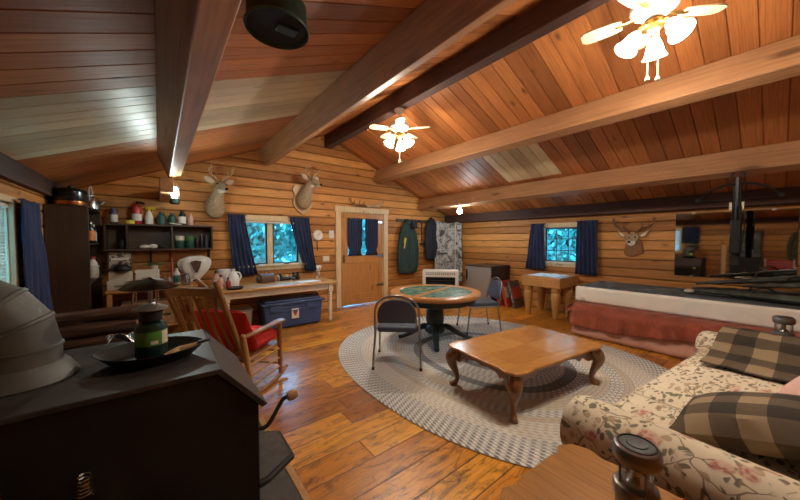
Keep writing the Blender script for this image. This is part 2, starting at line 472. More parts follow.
def lerps(vals, n):
    out = []
    for k in range(n + 1):
        u = k / n * (len(vals) - 1); i = min(int(u), len(vals) - 2); out.append(vals[i] + (vals[i + 1] - vals[i]) * (u - i))
    return out

# ------------------------------------------------------------------ room
XL, XR, YB, YF = -1.0, 6.6, 6.1, -2.6
RX, RZ, SL = 2.8, 3.71, .41
PITCH = math.atan(SL)
def ceil_z(x): return RZ - SL * abs(x - RX)
CH = .165
def log_wall(name, axis, pos, inward, u0, u1, zt, holes, mat):
    """axis 0: wall runs along X at y=pos; axis 1: runs along Y at x=pos; inward: +1/-1 direction of the room"""
    bm = bmesh.new()
    prof = []
    n = int(math.ceil(zt / CH))
    for i in range(n):
        z = i * CH
        prof += [(z + .002, -.022), (z + .009, -.006), (z + .024, .0), (z + CH - .024, .0), (z + CH - .009, -.006), (z + CH - .002, -.022)]
    def pt(u, z, d):
        return (u, pos + inward * d, z) if axis == 0 else (pos + inward * d, u, z)
    a = [bm.verts.new(pt(u0, z, d)) for z, d in prof]; b = [bm.verts.new(pt(u1, z, d)) for z, d in prof]
    for i in range(len(prof) - 1): bm.faces.new((a[i], b[i], b[i + 1], a[i + 1]))
    # outer skin of the wall
    q = [bm.verts.new(pt(u, z, -.16)) for u, z in ((u0, 0), (u1, 0), (u1, zt), (u0, zt))]
    bm.faces.new(q)
    def cut(co, no, clear=False):
        bmesh.ops.bisect_plane(bm, geom=bm.verts[:] + bm.edges[:] + bm.faces[:], plane_co=co, plane_no=no, clear_outer=clear)
    for (h0, h1, z0, z1) in holes:
        ua = (1, 0, 0) if axis == 0 else (0, 1, 0)
        for u in (h0, h1): cut(pt(u, 0, 0), ua)
        for z in (z0, z1): cut((0, 0, z), (0, 0, 1))
        dead = []
        for f in bm.faces:
            c = f.calc_center_median(); u = c.x if axis == 0 else c.y
            if h0 < u < h1 and z0 < c.z < z1: dead.append(f)
        bmesh.ops.delete(bm, geom=dead, context='FACES')
    if axis == 0:
        for sg in (-1, 1): cut((RX, 0, RZ + .02), (sg * SL, 0, 1), True)
    me = bpy.data.meshes.new(name)
    for f in bm.faces: f.smooth = False
    bm.to_mesh(me); bm.free(); me.materials.append(M[mat])
    o = bpy.data.objects.new(name, me); COL.objects.link(o); return struct(o)
W1 = (1.20, 2.24, 1.03, 1.86)      # back window opening
DR = (3.15, 4.31, 0.0, 2.13)       # door opening
W2 = (2.53, 3.26, 1.03, 1.77)      # right window opening (Y)
W3 = (3.35, 4.13, 1.06, 1.82)      # left window with blinds
W4 = (2.22, 2.80, 1.10, 1.85)
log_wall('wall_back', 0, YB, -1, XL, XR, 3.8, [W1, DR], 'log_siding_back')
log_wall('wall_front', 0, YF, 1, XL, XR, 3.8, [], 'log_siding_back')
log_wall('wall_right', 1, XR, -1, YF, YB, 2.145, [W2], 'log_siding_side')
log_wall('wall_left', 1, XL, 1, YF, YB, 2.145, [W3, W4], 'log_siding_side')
struct(MB().b2(XL - .1, XR + .1, YF - .1, YB + .1, -.08, 0.).build('floor', 'floor_planks', smooth=False))
def ceiling():
    bm = bmesh.new(); w = .17
    for sg in (-1, 1):
        xe = XL - .12 if sg < 0 else XR + .12
        xs = [RX, 1.70, xe] if sg < 0 else [RX, 4.12, 5.42, xe]
        i0 = int(math.floor(YF / w)) - 1; i1 = int(math.ceil(YB / w)) + 1
        for k in range(i0, i1):
            y = k * w
            pr = [(y + .0005, .013), (y + .006, .0), (y + w - .006, .0), (y + w - .0005, .013), (y + w + .0005, .013)]
            for xa, xb in zip(xs[:-1], xs[1:]):
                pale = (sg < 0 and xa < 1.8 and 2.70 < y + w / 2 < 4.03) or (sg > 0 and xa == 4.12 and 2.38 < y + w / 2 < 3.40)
                A = [bm.verts.new((xa, yy, ceil_z(xa) + d)) for yy, d in pr]; B = [bm.verts.new((xb, yy, ceil_z(xb) + d)) for yy, d in pr]
                for i in range(4):
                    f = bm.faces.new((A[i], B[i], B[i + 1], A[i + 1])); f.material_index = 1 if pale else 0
        # roof deck above the boards
        y0, y1 = YF - .2, YB + .2
        bm.faces.new([bm.verts.new((x, y, ceil_z(x) + .12)) for x, y in ((RX, y0), (xe, y0), (xe, y1), (RX, y1))])
    bmesh.ops.recalc_face_normals(bm, faces=bm.faces[:])
    me = bpy.data.meshes.new('ceiling'); bm.to_mesh(me); bm.free()
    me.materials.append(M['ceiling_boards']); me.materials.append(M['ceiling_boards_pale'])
    o = bpy.data.objects.new('ceiling', me); COL.objects.link(o); struct(o)
ceiling()
# purlins along the room, square to the roof slope
def purlin(n, xb, side, y0, y1, label, mat='beam_wood', w=.14, d=.3):
    a = PITCH; c, s = math.cos(a), math.sin(a)
    wv, dv = (V(c, s), V(-s, c)) if side < 0 else (V(c, -s), V(s, c))
    off = dv.x * d
    zb = ceil_z(xb + off) - dv.y * d
    b = V(xb, zb)
    if side > 0 and True:
        pass
    cs = [b, b + wv * w, b + wv * w + dv * d, b + dv * d]
    m = MB(); m.prism([(p.x, p.y) for p in cs], y0, y1, 'XZ')
    return struct(m.build('trim_%d' % n, mat, bevel=.008), label)
purlin(1, .118, -1, YF, 4.96, 'dark purlin over the wood stove')
purlin(2, 1.60, -1, YF, YB, 'brown roof purlin left of the ridge')
struct(MB().b2(2.79, 2.93, YF, YB, 3.45, 3.68).build('trim_3', 'beam_dark', bevel=.008), 'dark ridge beam')
purlin(4, 4.0, 1, YF, YB, 'brown roof purlin right of the ridge')
purlin(5, 5.40, 1, YF, YB, 'low roof purlin near the right wall')
struct(MB().b2(6.47, XR, YF, YB, 1.98, 2.19).build('trim_6', 'beam_dark', bevel=.006), 'wall plate along the right wall')
struct(MB().b2(XL, XL + .06, YF, YB, 2.0, 2.19).build('trim_7', 'beam_dark', bevel=.006), 'wall plate along the left wall')
# short bolster timber under the end of the left purlin
struct(MB().b2(.02, .16, 4.80, YB, 2.10, 2.275).build('trim_8', 'beam_wood', bevel=.006), 'short bolster timber under the purlin end')
# corner post trim
struct(MB().b2(XR - .035, XR, YB - .035, YB, 0, 1.98).build('trim_9', 'trim_pine'))

# windows ------------------------------------------------------------
def window(n, axis, pos, inward, h, mull, trim=.1, muntins=None, dark=False):
    u0, u1, z0, z1 = h
    def bx(m, a, b, d0, d1, za, zb):
        if axis == 0: m.b2(a, b, pos + inward * d0, pos + inward * d1, za, zb)
        else: m.b2(pos + inward * d0, pos + inward * d1, a, b, za, zb)
    o = MB(); t = trim
    bx(o, u0 - t, u0, -.01, .025, z0 - t, z1); bx(o, u1, u1 + t, -.01, .025, z0 - t, z1)
    bx(o, u0, u1, -.01, .025, z0 - t, z0); bx(o, u0 - t, u1 + t, -.01, .03, z1, z1 + t)
    # jamb lining
    bx(o, u0, u0 + .012, -.16, -.01, z0, z1); bx(o, u1 - .012, u1, -.16, -.01, z0, z1)
    bx(o, u0, u1, -.16, -.01, z0, z0 + .012); bx(o, u0, u1, -.16, -.01, z1 - .012, z1)
    root = struct(o.build('window_%d' % n, 'trim_pine', bevel=.003))
    s = MB(); bx(s, u0 - t - .02, u1 + t + .02, .0, .06, z0 - .03, z0)
    s.build('window_sill', 'trim_pine', root, bevel=.004)
    f = MB(); fw = .035
    edges = [u0 + .012] + [x for mm in mull for x in (mm - .045, mm + .045)] + [u1 - .012]
    for mm in mull:
        k = MB(); bx(k, mm - .045, mm + .045, -.12, -.005, z0, z1); k.build('mullion', 'trim_pine', root, bevel=.003)
    for a, b in zip(edges[::2], edges[1::2]):
        k = MB()
        bx(k, a, a + fw, -.09, -.05, z0, z1); bx(k, b - fw, b, -.09, -.05, z0, z1)
        bx(k, a, b, -.09, -.05, z0, z0 + fw); bx(k, a, b, -.09, -.05, z1 - fw, z1)
        if muntins:
            for i in range(1, muntins[0]): x = a + (b - a) * i / muntins[0]; bx(k, x - .009, x + .009, -.08, -.06, z0, z1)
            for i in range(1, muntins[1]): z = z0 + (z1 - z0) * i / muntins[1]; bx(k, a, b, -.08, -.06, z - .009, z + .009)
        k.build('sash', 'shelf_dark' if dark else 'trim_pine', root, bevel=.003)
        g = MB(); bx(g, a + fw, b - fw, -.072, -.068, z0 + fw, z1 - fw); g.build('pane', 'pane_glass', root, smooth=False)
        if axis == 0:
            c = MB(); x = (a + b) / 2
            c.box((x, pos + inward * (.0), z0 + .02), (.07, .05, .02)); c.tube([(x, pos - .02, z0 + .03), (x + .03, pos - .06, z0 + .04), (x + .06, pos - .065, z0 + .015)], .006, 6)
            c.build('crank_handle', 'black_plastic', root)
    return root
w1 = window(1, 0, YB, -1, W1, [1.67], .1, None, True)
w2 = window(2, 1, XR, -1, W2, [], .09, (3, 3), True)
w3 = window(3, 1, XL, 1, W3, [], .05)
w4 = window(4, 1, XL, 1, W4, [], .06)
# roller shade roll at top of the back window
MB().cyl((1.22, 6.06, 1.83), (2.22, 6.06, 1.83), .022, n=10).build('shade_roll', 'off_white', w1)
# latch on right window
MB().tube([(6.56, 2.85, 1.0), (6.53, 2.87, .97), (6.53, 2.93, 1.01), (6.53, 2.97, .96)], .006, 6).build('crank_handle', 'black_plastic', w2)
bl = MB()
for i in range(27):
    z = W3[2] + .03 + i * .0275
    bl.box((XL - .025, (W3[0] + W3[1]) / 2, z), (.026, W3[1] - W3[0] - .06, .0018), (0, -1.15, 0))
bl.b2(XL - .05, XL, W3[0] + .02, W3[1] - .02, W3[3] - .045, W3[3] - .015)
tag(bl.build('window_blind', 'off_white', smooth=False), 'horizontal slatted window blind at the far left', 'blind')

bl = MB()
for i in range(26):
    z = W4[2] + .03 + i * .0275
    bl.box((XL - .025, (W4[0] + W4[1]) / 2, z), (.028, W4[1] - W4[0] - .04, .0018), (0, -1.2, 0))
bl.b2(XL - .05, XL, W4[0] + .02, W4[1] - .02, W4[3] - .045, W4[3] - .015)
tag(bl.build('window_blind', 'paper', smooth=False), 'closed pale window blind seen at the edge of the wall mirror', 'blind')
def curtain(name, label, axis, wall, inward, top, bot, zt, zb, folds=6, amp=.022, off=.07, group=None, belly=0., cat='curtain'):
    """top/bot: (u0,u1) extents"""
    def f(a, b):
        z = zt + (zb - zt) * b
        e = b ** 1.3
        u = (top[0] + (bot[0] - top[0]) * e) * (1 - a) + (top[1] + (bot[1] - top[1]) * e) * a
        d = off + amp * math.sin(a * folds * 2 * PI + 1.3 * b) * (.5 + .5 * b) + .008 * math.sin(a * 23 + b * 9) + belly * math.sin(b * PI)
        return (u, wall + inward * d, z) if axis == 0 else (wall + inward * d, u, z)
    root = thing(name, label, cat, (0, 0, 0), 0, group)
    MB().grid(f, folds * 8, 14).build('curtain_panel', 'navy_curtain', root, solid=.006)
    r = MB(); m = .03
    a0, a1 = top[0] - m, top[1] + m
    r.cyl((a0, wall + inward * off, zt - .012) if axis == 0 else (wall + inward * off, a0, zt - .012),
          (a1, wall + inward * off, zt - .012) if axis == 0 else (wall + inward * off, a1, zt - .012), .008, n=8)
    r.build('curtain_rod', 'shelf_dark', root)
    return root
g = 'navy curtains at the cabin windows'
curtain('curtain', 'navy curtain left of the twin window above the work table', 0, YB, -1, (.95, 1.22), (1.02, 1.42), 1.96, .86, 5, group=g)
curtain('curtain', 'navy curtain right of the twin window above the work table', 0, YB, -1, (2.02, 2.42), (2.32, 2.56), 1.96, .86, 5, group=g)
curtain('curtain', 'navy curtain left of the window over the butcher block', 1, XR, -1, (3.22, 3.52), (3.16, 3.62), 1.86, .86, 5, off=.085, group=g)
curtain('curtain', 'navy curtain between the window over the butcher block and the cutout deer', 1, XR, -1, (2.20, 2.56), (2.17, 2.57), 1.88, .82, 5, off=.085, group=g)
curtain('curtain', 'dark navy curtain between the slatted blind and the tall bookcase', 1, XL, 1, (4.10, 4.62), (4.14, 4.98), 1.86, .60, 5, group=g)
curtain('curtain', 'navy curtain beside a bright window, seen in the wall mirror', 1, XL, 1, (1.74, 2.18), (1.74, 2.18), 1.95, 1.40, 5, group=g)

# door ---------------------------------------------------------------
d = MB()
T = .12
d.b2(DR[0] - T, DR[0], YB - .035, YB + .02, 0, DR[3]); d.b2(DR[1], DR[1] + T, YB - .035, YB + .02, 0, DR[3])
d.b2(DR[0] - T - .02, DR[1] + T + .02, YB - .04, YB + .02, DR[3], DR[3] + .12)
d.b2(DR[0], DR[0] + .02, YB, YB + .15, 0, DR[3]); d.b2(DR[1] - .02, DR[1], YB, YB + .15, 0, DR[3]); d.b2(DR[0], DR[1], YB, YB + .15, DR[3] - .02, DR[3])
door = struct(d.build('door_1', 'trim_pine', bevel=.004), 'pine door frame with a half window')
x0, x1 = DR[0] + .025, DR[1] - .025; yd0, yd1 = YB + .015, YB + .06
k = MB()
PZ = (1.16, 1.98); PXa, PXb = x0 + .17, x1 - .17
k.b2(x0, x1, yd0, yd1, 0.01, 1.16); k.b2(x0, x1, yd0, yd1, 1.98, DR[3] - .022); k.b2(x0, PXa, yd0, yd1, 1.16, 1.98); k.b2(PXb, x1, yd0, yd1, 1.16, 1.98)
leaf = k.build('door_leaf', 'door_pine', door, bevel=.003)
k = MB()
for z in (.02, .30, .98, 1.16 - .11): pass
k.b2(x0, x1, yd0 - .014, yd0, .02, .26); k.b2(x0, x1, yd0 - .014, yd0, .97, 1.13); k.b2(x0, x1, yd0 - .014, yd0, 1.99, 2.10)
k.b2(x0, x0 + .12, yd0 - .014, yd0, .26, .97); k.b2(x1 - .12, x1, yd0 - .014, yd0, .26, .97)
k.build('door_batten', 'door_pine', door, bevel=.004)
MB().b2(PXa, PXb, YB + .035, YB + .04, *PZ).build('pane', 'pane_glass', door, smooth=False)
for zz in (.42, 1.12, 1.93):
    h = MB(); h.b2(x1 - .17, x1 + .02, yd0 - .022, yd0 - .014, zz - .025, zz + .025); h.cyl((x1 + .01, yd0 - .022, zz - .05), (x1 + .01, yd0 - .022, zz + .05), .012, n=8)
    h.build('hinge', 'dull_chrome', door)
h = MB(); h.b2(x0 + .03, x0 + .085, yd0 - .024, yd0 - .014, .98, 1.16)
h.tube([(x0 + .055, yd0 - .02, 1.0), (x0 + .055, yd0 - .06, 1.03), (x0 + .055, yd0 - .06, 1.10), (x0 + .055, yd0 - .02, 1.13)], .009, 8)
h.build('door_handle', 'antler_dark', door)
g2 = 'small navy curtains on the door window'
for a, b, lab in ((PXa - .02, PXa + .36, 'small gathered navy curtain on the latch side of the door'), (PXb - .33, PXb + .03, 'small gathered navy curtain on the hinge side of the door')):
    root = thing('door_curtain', lab, 'curtain', (0, 0, 0), 0, g2)
    def f(u, v, a=a, b=b):
        w = 1 - .25 * math.exp(-((v - .86) / .08) ** 2)
        c = (a + b) / 2
        return (c + (a + (b - a) * u - c) * w, yd0 - .035 + .012 * math.sin(u * 38 + v), 2.0 - .86 * v)
    MB().grid(f, 40, 14).build('curtain_panel', 'navy_curtain', root, solid=.006)
    MB().cyl((a - .02, yd0 - .035, 1.985), (b + .02, yd0 - .035, 1.985), .007, n=8).build('curtain_rod', 'brass', root)
# small wall fittings
c = thing('wall_clock', 'round white dial thermometer on the log wall beside the door', 'thermometer', (2.62, YB - .01, 1.60))
MB().lathe([(.105, 0), (.11, .012), (.10, .03), (.092, .024)], axis=(0, -1, 0), n=28).build('case', 'white_plastic', c)
MB().lathe([(.092, .0), (.092, .0255)], axis=(0, -1, 0), n=28).build('dial', 'paper', c)
MB().box((.012, -.029, .012), (.085, .004, .008), (0, -.7, 0)).build('needle', 'black_plastic', c)
c = thing('light_switch', 'white light switch plate near the door top', 'switch', (2.93, YB - .006, 1.62))
MB().b2(-.055, .055, -.012, .006, -.085, .085).build('plate', 'white_plastic', c, bevel=.003)
MB().b2(-.012, .012, -.024, -.01, -.02, .02).build('toggle', 'off_white', c, bevel=.003)
c = thing('outlet_plate', 'pale outlet plate on the log wall below the light switch', 'outlet', (2.80, YB - .006, 1.10))
MB().b2(-.075, .075, -.014, .006, -.06, .06).build('plate', 'off_white', c, bevel=.003)
for s in (-.03, .03): MB().b2(s - .016, s + .016, -.017, -.012, -.022, .022).build('socket', 'cream_paint', c, bevel=.002)
tag(MB().tube([(2.60, YB - .01, 1.48), (2.60, YB - .02, 1.4), (2.61, YB - .02, 1.28)], .009, 6).build('cord', 'black_plastic'), 'short dark cord hanging under the round dial', 'cord')

# ------------------------------------------------------------------ rug
def rug():
    A, B, EX = 1.72, 2.1, 2.3
    bm = MB(); N = 120
    def rad(t, k, z): 
        c, s = math.cos(t), math.sin(t)
        r = 1 / ((abs(c) / A) ** EX + (abs(s) / B) ** EX) ** (1 / EX)
        return bm.bm.verts.new((c * r * k, s * r * k, z))
    rings = [[rad(2 * PI * i / N, k, z) for i in range(N)] for k, z in ((1., .0005), (1.005, .006), (.995, .013), (.5, .013), (.02, .013))]
    bm.skin(rings)
    return tag(bm.build('braided_rug', 'braided_rug'), 'large oval grey and tan braided rug on the plank floor', 'rug', None, (3.3, 2.35, 0))
rug()
RUGZ = .013

# ------------------------------------------------------------------ carved leg tables
def cabriole(h, sx, sy, s=1.):
    """leg at origin top, knee leaning outward along (sx,sy)"""
    o = Vector((sx, sy, 0)).normalized()
    P = [(0, h, .040), (.014, h * .88, .050), (.042, h * .74, .050), (.040, h * .58, .036), (.014, h * .38, .023), (0.0, h * .2, .017), (.016, h * .07, .020), (.036, h * .025, .027), (.042, 0, .022)]
    pts = [o * (a * s) + Vector((0, 0, z)) for a, z, r in P]; rs = [r * s for a, z, r in P]
    b = bez(pts, 26); rr = lerps(rs, 26)
    return MB().tube(b, rr, 12, up=(o.x, o.y, 0))
def scallop(L, h, n=1):
    """apron outline with a scalloped lower edge, centred, top at 0"""
    pts = [(-L / 2, 0), (L / 2, 0), (L / 2, -h)]
    low = [(.5, -1.), (.43, -1.), (.38, -.72), (.33, -.62), (.30, -.78), (.26, -.55), (.16, -.38), (.06, -.42), (.0, -.50)]
    seq = [(x * L, y * h) for x, y in low] + [(-x * L, y * h) for x, y in low[::-1][1:]]
    sm = bez([(x, 0, y) for x, y in seq], 46)
    return pts[:2] + [(p.x, p.z) for p in sm]
def serpent_top(L, D, cut=.06, wav=.012):
    pts = []
    def side(p, q, nx, ny, m=18):
        for i in range(m):
            t = i / m
            w = wav * math.sin(min(t, 1 - t) / .24 * 2 * PI) * (1 if min(t, 1 - t) < .24 else 0)
            pts.append((p[0] + (q[0] - p[0]) * t + nx * w, p[1] + (q[1] - p[1]) * t + ny * w))
    x, y = L / 2, D / 2; c = cut
    cor = [((x, -y + c), (x, y - c), 1, 0), ((x - c, y), (-x + c, y), 0, 1), ((-x, y - c), (-x, -y + c), -1, 0), ((-x + c, -y), (x - c, -y), 0, -1)]
    ctr = [(x - c * .3, y - c * .3), (-x + c * .3, y - c * .3), (-x + c * .3, -y + c * .3), (x - c * .3, -y + c * .3)]
    for s_, k in zip(cor, ctr):
        side(*s_); pts.append(s_[1]); pts.append(k)
    return pts
def carved_table(name, label, cat, loc, rotz, L, D, H, top, inlay, s=1.):
    root = thing(name, label, cat, loc, rotz)
    t = MB(); P = serpent_top(L, D)
    t.prism([(x * .985, y * .985) for x, y in P], H - .03, H - .018); t.prism(P, H - .02, H)
    t.build('tabletop', top, root, bevel=.006)
    if inlay:
        w, dd = L * .37, D * .36
        for i, (sx, sy) in enumerate(((-1, -1), (1, -1), (-1, 1), (1, 1))):
            MB().box((sx * w / 2, sy * dd / 2, H + .0005), (w - .002, dd - .002, .002)).build('inlay_panel', ('coffee_dark', 'coffee_light')[(i in (1, 2))], root, smooth=False)
    ax, ay = L / 2 - .085, D / 2 - .085
    for sy in (-1, 1):
        m = MB(); m.prism(scallop(2 * ax, .135), -.011, .011, 'XZ', (0, sy * ay, H - .028)); m.build('apron', 'cabriole_wood', root, bevel=.002)
    for sx in (-1, 1):
        m = MB(); m.prism(scallop(2 * ay, .135), -.011, .011, 'YZ', (sx * ax, 0, H - .028)); m.build('apron', 'cabriole_wood', root, bevel=.002)
    for sx in (-1, 1):
        for sy in (-1, 1):
            o = cabriole(H - .028, sx, sy, s).build('leg', 'cabriole_wood', root); o.location = (sx * ax, sy * ay, 0)
    return root
carved_table('coffee_table', 'low carved wooden coffee table with curved legs on the braided rug', 'table', (2.92, 1.62, RUGZ), R(-7.5), 1.38, .86, .42, 'coffee_top', True, 1.32)
carved_table('end_table', 'honey-brown wooden end table with a wavy edge beside the sofa arm', 'table', (1.25, .32, 0), R(-3), .60, .66, .515, 'end_table_wood', False)

# ------------------------------------------------------------------ camping lanterns (grey)
def led_lantern(label, loc, group='grey camping lanterns by the sofa'):
    r = thing('camping_lantern', label, 'lantern', loc, R(20), group)
    MB().lathe([(.062, 0), (.066, .01), (.066, .03), (.060, .04), (.058, .10), (.064, .115), (.066, .14), (.062, .158), (.050, .166)], n=30).build('body', 'pewter', r)
    MB().lathe([(.048, .162), (.048, .236)], n=28, caps=False).build('globe', 'lantern_glass', r)
    MB().lathe([(.034, .165), (.03, .175), (.014, .19), (.014, .23), (.03, .235)], n=18).build('reflector', 'steel', r)
    for k in range(4):
        a = k * PI / 2 + .4; MB().cyl((.051 * math.cos(a), .051 * math.sin(a), .162), (.051 * math.cos(a), .051 * math.sin(a), .238), .0035, n=6).build('post', 'pewter', r)
    MB().lathe([(.048, .234), (.060, .237), (.068, .248), (.069, .272), (.064, .290), (.056, .296)], n=30).build('head', 'pewter', r)
    MB().lathe([(.055, .290), (.055, .299), (.050, .301), (.049, .297), (.03, .297), (.028, .300), (.01, .301)], n=28).build('cap', 'black_plastic', r)
    MB().box((.062, 0, .283), (.012, .03, .022)).build('handle_clip', 'black_plastic', r, bevel=.003)
    return r
ln = led_lantern('grey camping lantern with a black cap standing on the near end table', (1.25, .29, .515))

# ------------------------------------------------------------------ sofa
def sofa():
    r = thing('sofa', 'cream floral sofa with rolled arms in the right foreground', 'sofa', (2.95, .165, 0), R(-6))
    L, F, Bk = 1.32, .43, -.66
    MB().b2(-L + .06, L - .06, Bk + .1, F - .04, .04, .34).build('base', 'floral_cloth', r, bevel=.02)
    sk = MB(); n = 80
    def fs(a, b):
        x = -L + .05 + (2 * L - .1) * a
        return (x, F - .025 + .008 * math.sin(a * 120) * (1 - b), .015 + .27 * b)
    sk.grid(fs, n, 2); sk.build('skirt', 'floral_cloth', r, solid=.006)
    def arm(sg):
        x = sg * (L - .17)
        m = MB(); P = []
        for i in range(26):     # rolled section, XZ
            a = -.95 + (PI + 1.9) * i / 25
            P.append((.165 * math.cos(a) , .47 + .15 * math.sin(a)))
        prof = [( .11, .05)] + [p for p in P if True] + [(-.11, .05)]
        rings = []
        for y, k in ((F - .02, .93), (F, .98), (F - .03, 1.0), (Bk + .12, 1.0), (Bk, .96)):
            rings.append([m.bm.verts.new((x + px * k, y, .05 + (pz - .05) * k)) for px, pz in prof])
        m.skin(rings); m.build('arm', 'floral_cloth', r)
        w = MB(); pp = [(x + px * .8, F + .012, .05 + (pz - .05) * .9 + .02) for px, pz in prof[1:-1]]
        w.tube(pp, .007, 6); w.build('piping', 'floral_cloth', r)
    arm(-1); arm(1)
    m = MB(); rings = []
    for x in (-L + .26, -L + .28, 0, L - .28, L - .26):
        k = .94 if abs(x) > L - .27 else 1
        rings.append([m.bm.verts.new((x, Bk + .18 + (py) * k, .1 + (pz - .1) * k)) for py, pz in ((-.16, .1), (-.17, .6), (-.13, .78), (-.04, .84), (.06, .80), (.09, .68), (.12, .4), (.12, .1))])
    m.skin(rings); m.build('back', 'floral_cloth', r, bevel=.02)
    for a, b in ((-L + .335, -L + .85), (-L + .86, L - .335)):
        m = MB(); w = b - a; c = (a + b) / 2
        k0 = 0
        def top(u, v):
            x, y = u * 2 - 1, v * 2 - 1
            h = .035 * (1 - x ** 4) * (1 - y ** 4)
            return (c + x * w / 2, -.11 + y * .51, .455 + h)
        m.grid(top, 16, 16)
        m.grid(lambda u, v: (c + (u * 2 - 1) * w / 2, -.11 + (v * 2 - 1) * .51, .335), 16, 16)
        for e in range(4):
            def sd(u, v, e=e):
                q = u * 2 - 1; bul = .018 * math.sin(v * PI)
                x, y = ((q, -1), (1, q), (q, 1), (-1, q))[e]
                nx, ny = ((0, -1), (1, 0), (0, 1), (-1, 0))[e]
                return (c + x * w / 2 + nx * bul * .3, -.11 + y * .51 + ny * bul, .335 + .12 * v)
            m.grid(sd, 16, 5)
        bmesh.ops.remove_doubles(m.bm, verts=m.bm.verts[:], dist=.002)
        o = m.build('seat_cushion', 'floral_seat', r)
        w2_ = MB(); w2_.tube([(a + .005, .40, .452), (b - .005, .40, .452)], .007, 6); w2_.build('piping', 'floral_seat', o)
    for sx in (-1, 1):
        for y in (F - .08, Bk + .1):
            MB().cyl((sx * (L - .12), y, 0), (sx * (L - .12), y, .06), .025, .03, 10).build('foot', 'shelf_dark', r)
    return r
sofa()
tag(MB().pillow((0, 0, 0), (.52, .60, .22)).build('plaid_pillow', 'plaid_pillow'), 'brown checkered pillow leaning at the near end of the sofa', 'pillow', None)
o = bpy.data.objects['plaid_pillow']; o.location = (2.27, .06, .615); o.rotation_euler = (R(-20), R(0), R(-4))
o = tag(MB().pillow((0, 0, 0), (.46, .44, .16)).build('throw_pillow', 'pink_pillow'), 'plain pink pillow at the sofa back by the picture edge', 'pillow')
o.location = (2.92, -.14, .64); o.rotation_euler = (R(-52), 0, R(-4))
def throw():
    prof = bez([(4.24, 0, .50), (4.23, 0, .60), (4.12, 0, .67), (3.97, 0, .69), (3.82, 0, .655), (3.70, 0, .565), (3.58, 0, .515), (3.36, 0, .505)], 40)
    def f(u, v):
        p = prof[int(round(v * 40))]
        s = 1. if v > .6 else 0
        y0 = .27 + .13 * v; y1 = -.40
        n = .006 * math.sin(u * 17 + v * 5) + .004 * math.sin(v * 31 + u * 7)
        x = p.x + (.10 * u * (v - .45) * -1) 
        return (x + .05, y0 + (y1 - y0) * u, p.z + .004 + abs(n) + .004)
    return tag(MB().grid(f, 34, 40, (.76, 1.12)).build('plaid_throw', 'plaid_throw', solid=.008), 'brown and tan checkered throw draped over the far sofa arm', 'blanket')
throw()
# second end table and lantern past the far arm
r = thing('lamp_table', 'small dark table hidden behind the far sofa arm under the second lantern', 'table', (4.50, -.02, -.03))
MB().lathe([(.24, .50), (.245, .51), (.245, .525), (.24, .53)], n=30).build('tabletop', 'cabriole_wood', r)
for k in range(3):
    a = k * 2.094; MB().cyl((.17 * math.cos(a), .17 * math.sin(a), .03), (.10 * math.cos(a), .10 * math.sin(a), .505), .015, .018, 10).build('leg', 'cabriole_wood', r)
dup(ln, 'grey camping lantern standing beyond the checkered throw in front of the white mattress', (4.46, -.02, .50), R(70))

# ------------------------------------------------------------------ pedestal games table
def pedestal():
    r = thing('games_table', 'round pedestal games table with green felt panels on the rug', 'table', (3.20, 3.20, RUGZ), R(16))
    H = .735
    m = MB(); m.lathe([(.60, H - .07), (.655, H - .062), (.672, H - .04), (.672, H - .018), (.66, H - .002), (.645, H), (.54, H), (.53, H - .008), (.0, H - .008)], n=56); m.build('rim', 'table_rim', r)
    m = MB(); m.lathe([(.56, H - .15), (.585, H - .14), (.585, H - .066), (.57, H - .062)], n=48); m.build('apron', 'dark_green_paint', r)
    # green panels between wooden strips
    def seg(a0, a1, r0, r1, n=14):
        o = [(r1 * math.cos(a0 + (a1 - a0) * i / n), r1 * math.sin(a0 + (a1 - a0) * i / n)) for i in range(n + 1)]
        i_ = [(r0 * math.cos(a1 + (a0 - a1) * i / n), r0 * math.sin(a1 + (a0 - a1) * i / n)) for i in range(n + 1)]
        return o + i_
    # half discs split by a wooden bar
    for sg in (-1, 1):
        n = 30; R_ = .528; off = .045; a0 = math.asin(off / R_)
        pts = [(R_ * math.cos(a0 + (PI - 2 * a0) * i / n), sg * R_ * math.sin(a0 + (PI - 2 * a0) * i / n)) for i in range(n + 1)]
        MB().prism(pts, H - .008, H - .003).build('felt_panel', 'green_felt', r, smooth=False)
    MB().box((0, 0, H - .005), (1.05, .085, .007)).build('strip', 'table_rim', r)
    for sg in (-1, 1): MB().box((sg * .0, sg * .29, H - .0025), (.02, .47, .003)).build('strip', 'table_rim', r)
    m = MB(); m.lathe([(.16, H - .09), (.15, H - .13), (.105, H - .17), (.10, .50), (.125, .46), (.135, .30), (.12, .24), (.15, .20), (.15, .14), (.10, .10)], n=12); m.build('pedestal', 'dark_green_paint', r)
    for k in range(4):
        a = k * PI / 2 + R(32)
        u = Vector((math.cos(a), math.sin(a), 0))
        b = bez([u * .06 + V(0, 0, .19), u * .18 + V(0, 0, .20), u * .32 + V(0, 0, .12), u * .44 + V(0, 0, .06), u * .54 + V(0, 0, .035)], 16)
        MB().tube(b, lerps([(.05, .06), (.05, .055), (.042, .04), (.035, .033), (.045, .035)], 16) if False else [.058, .058, .057, .056, .054, .052, .05, .047, .045, .042, .04, .038, .036, .035, .035, .036, .034], 10, .8).build('foot', 'dark_green_paint', r)
    return r
wood('table_rim', (.42, .17, .045), (.56, .27, .085), 0, .32, 1., False, .3)
pedestal()

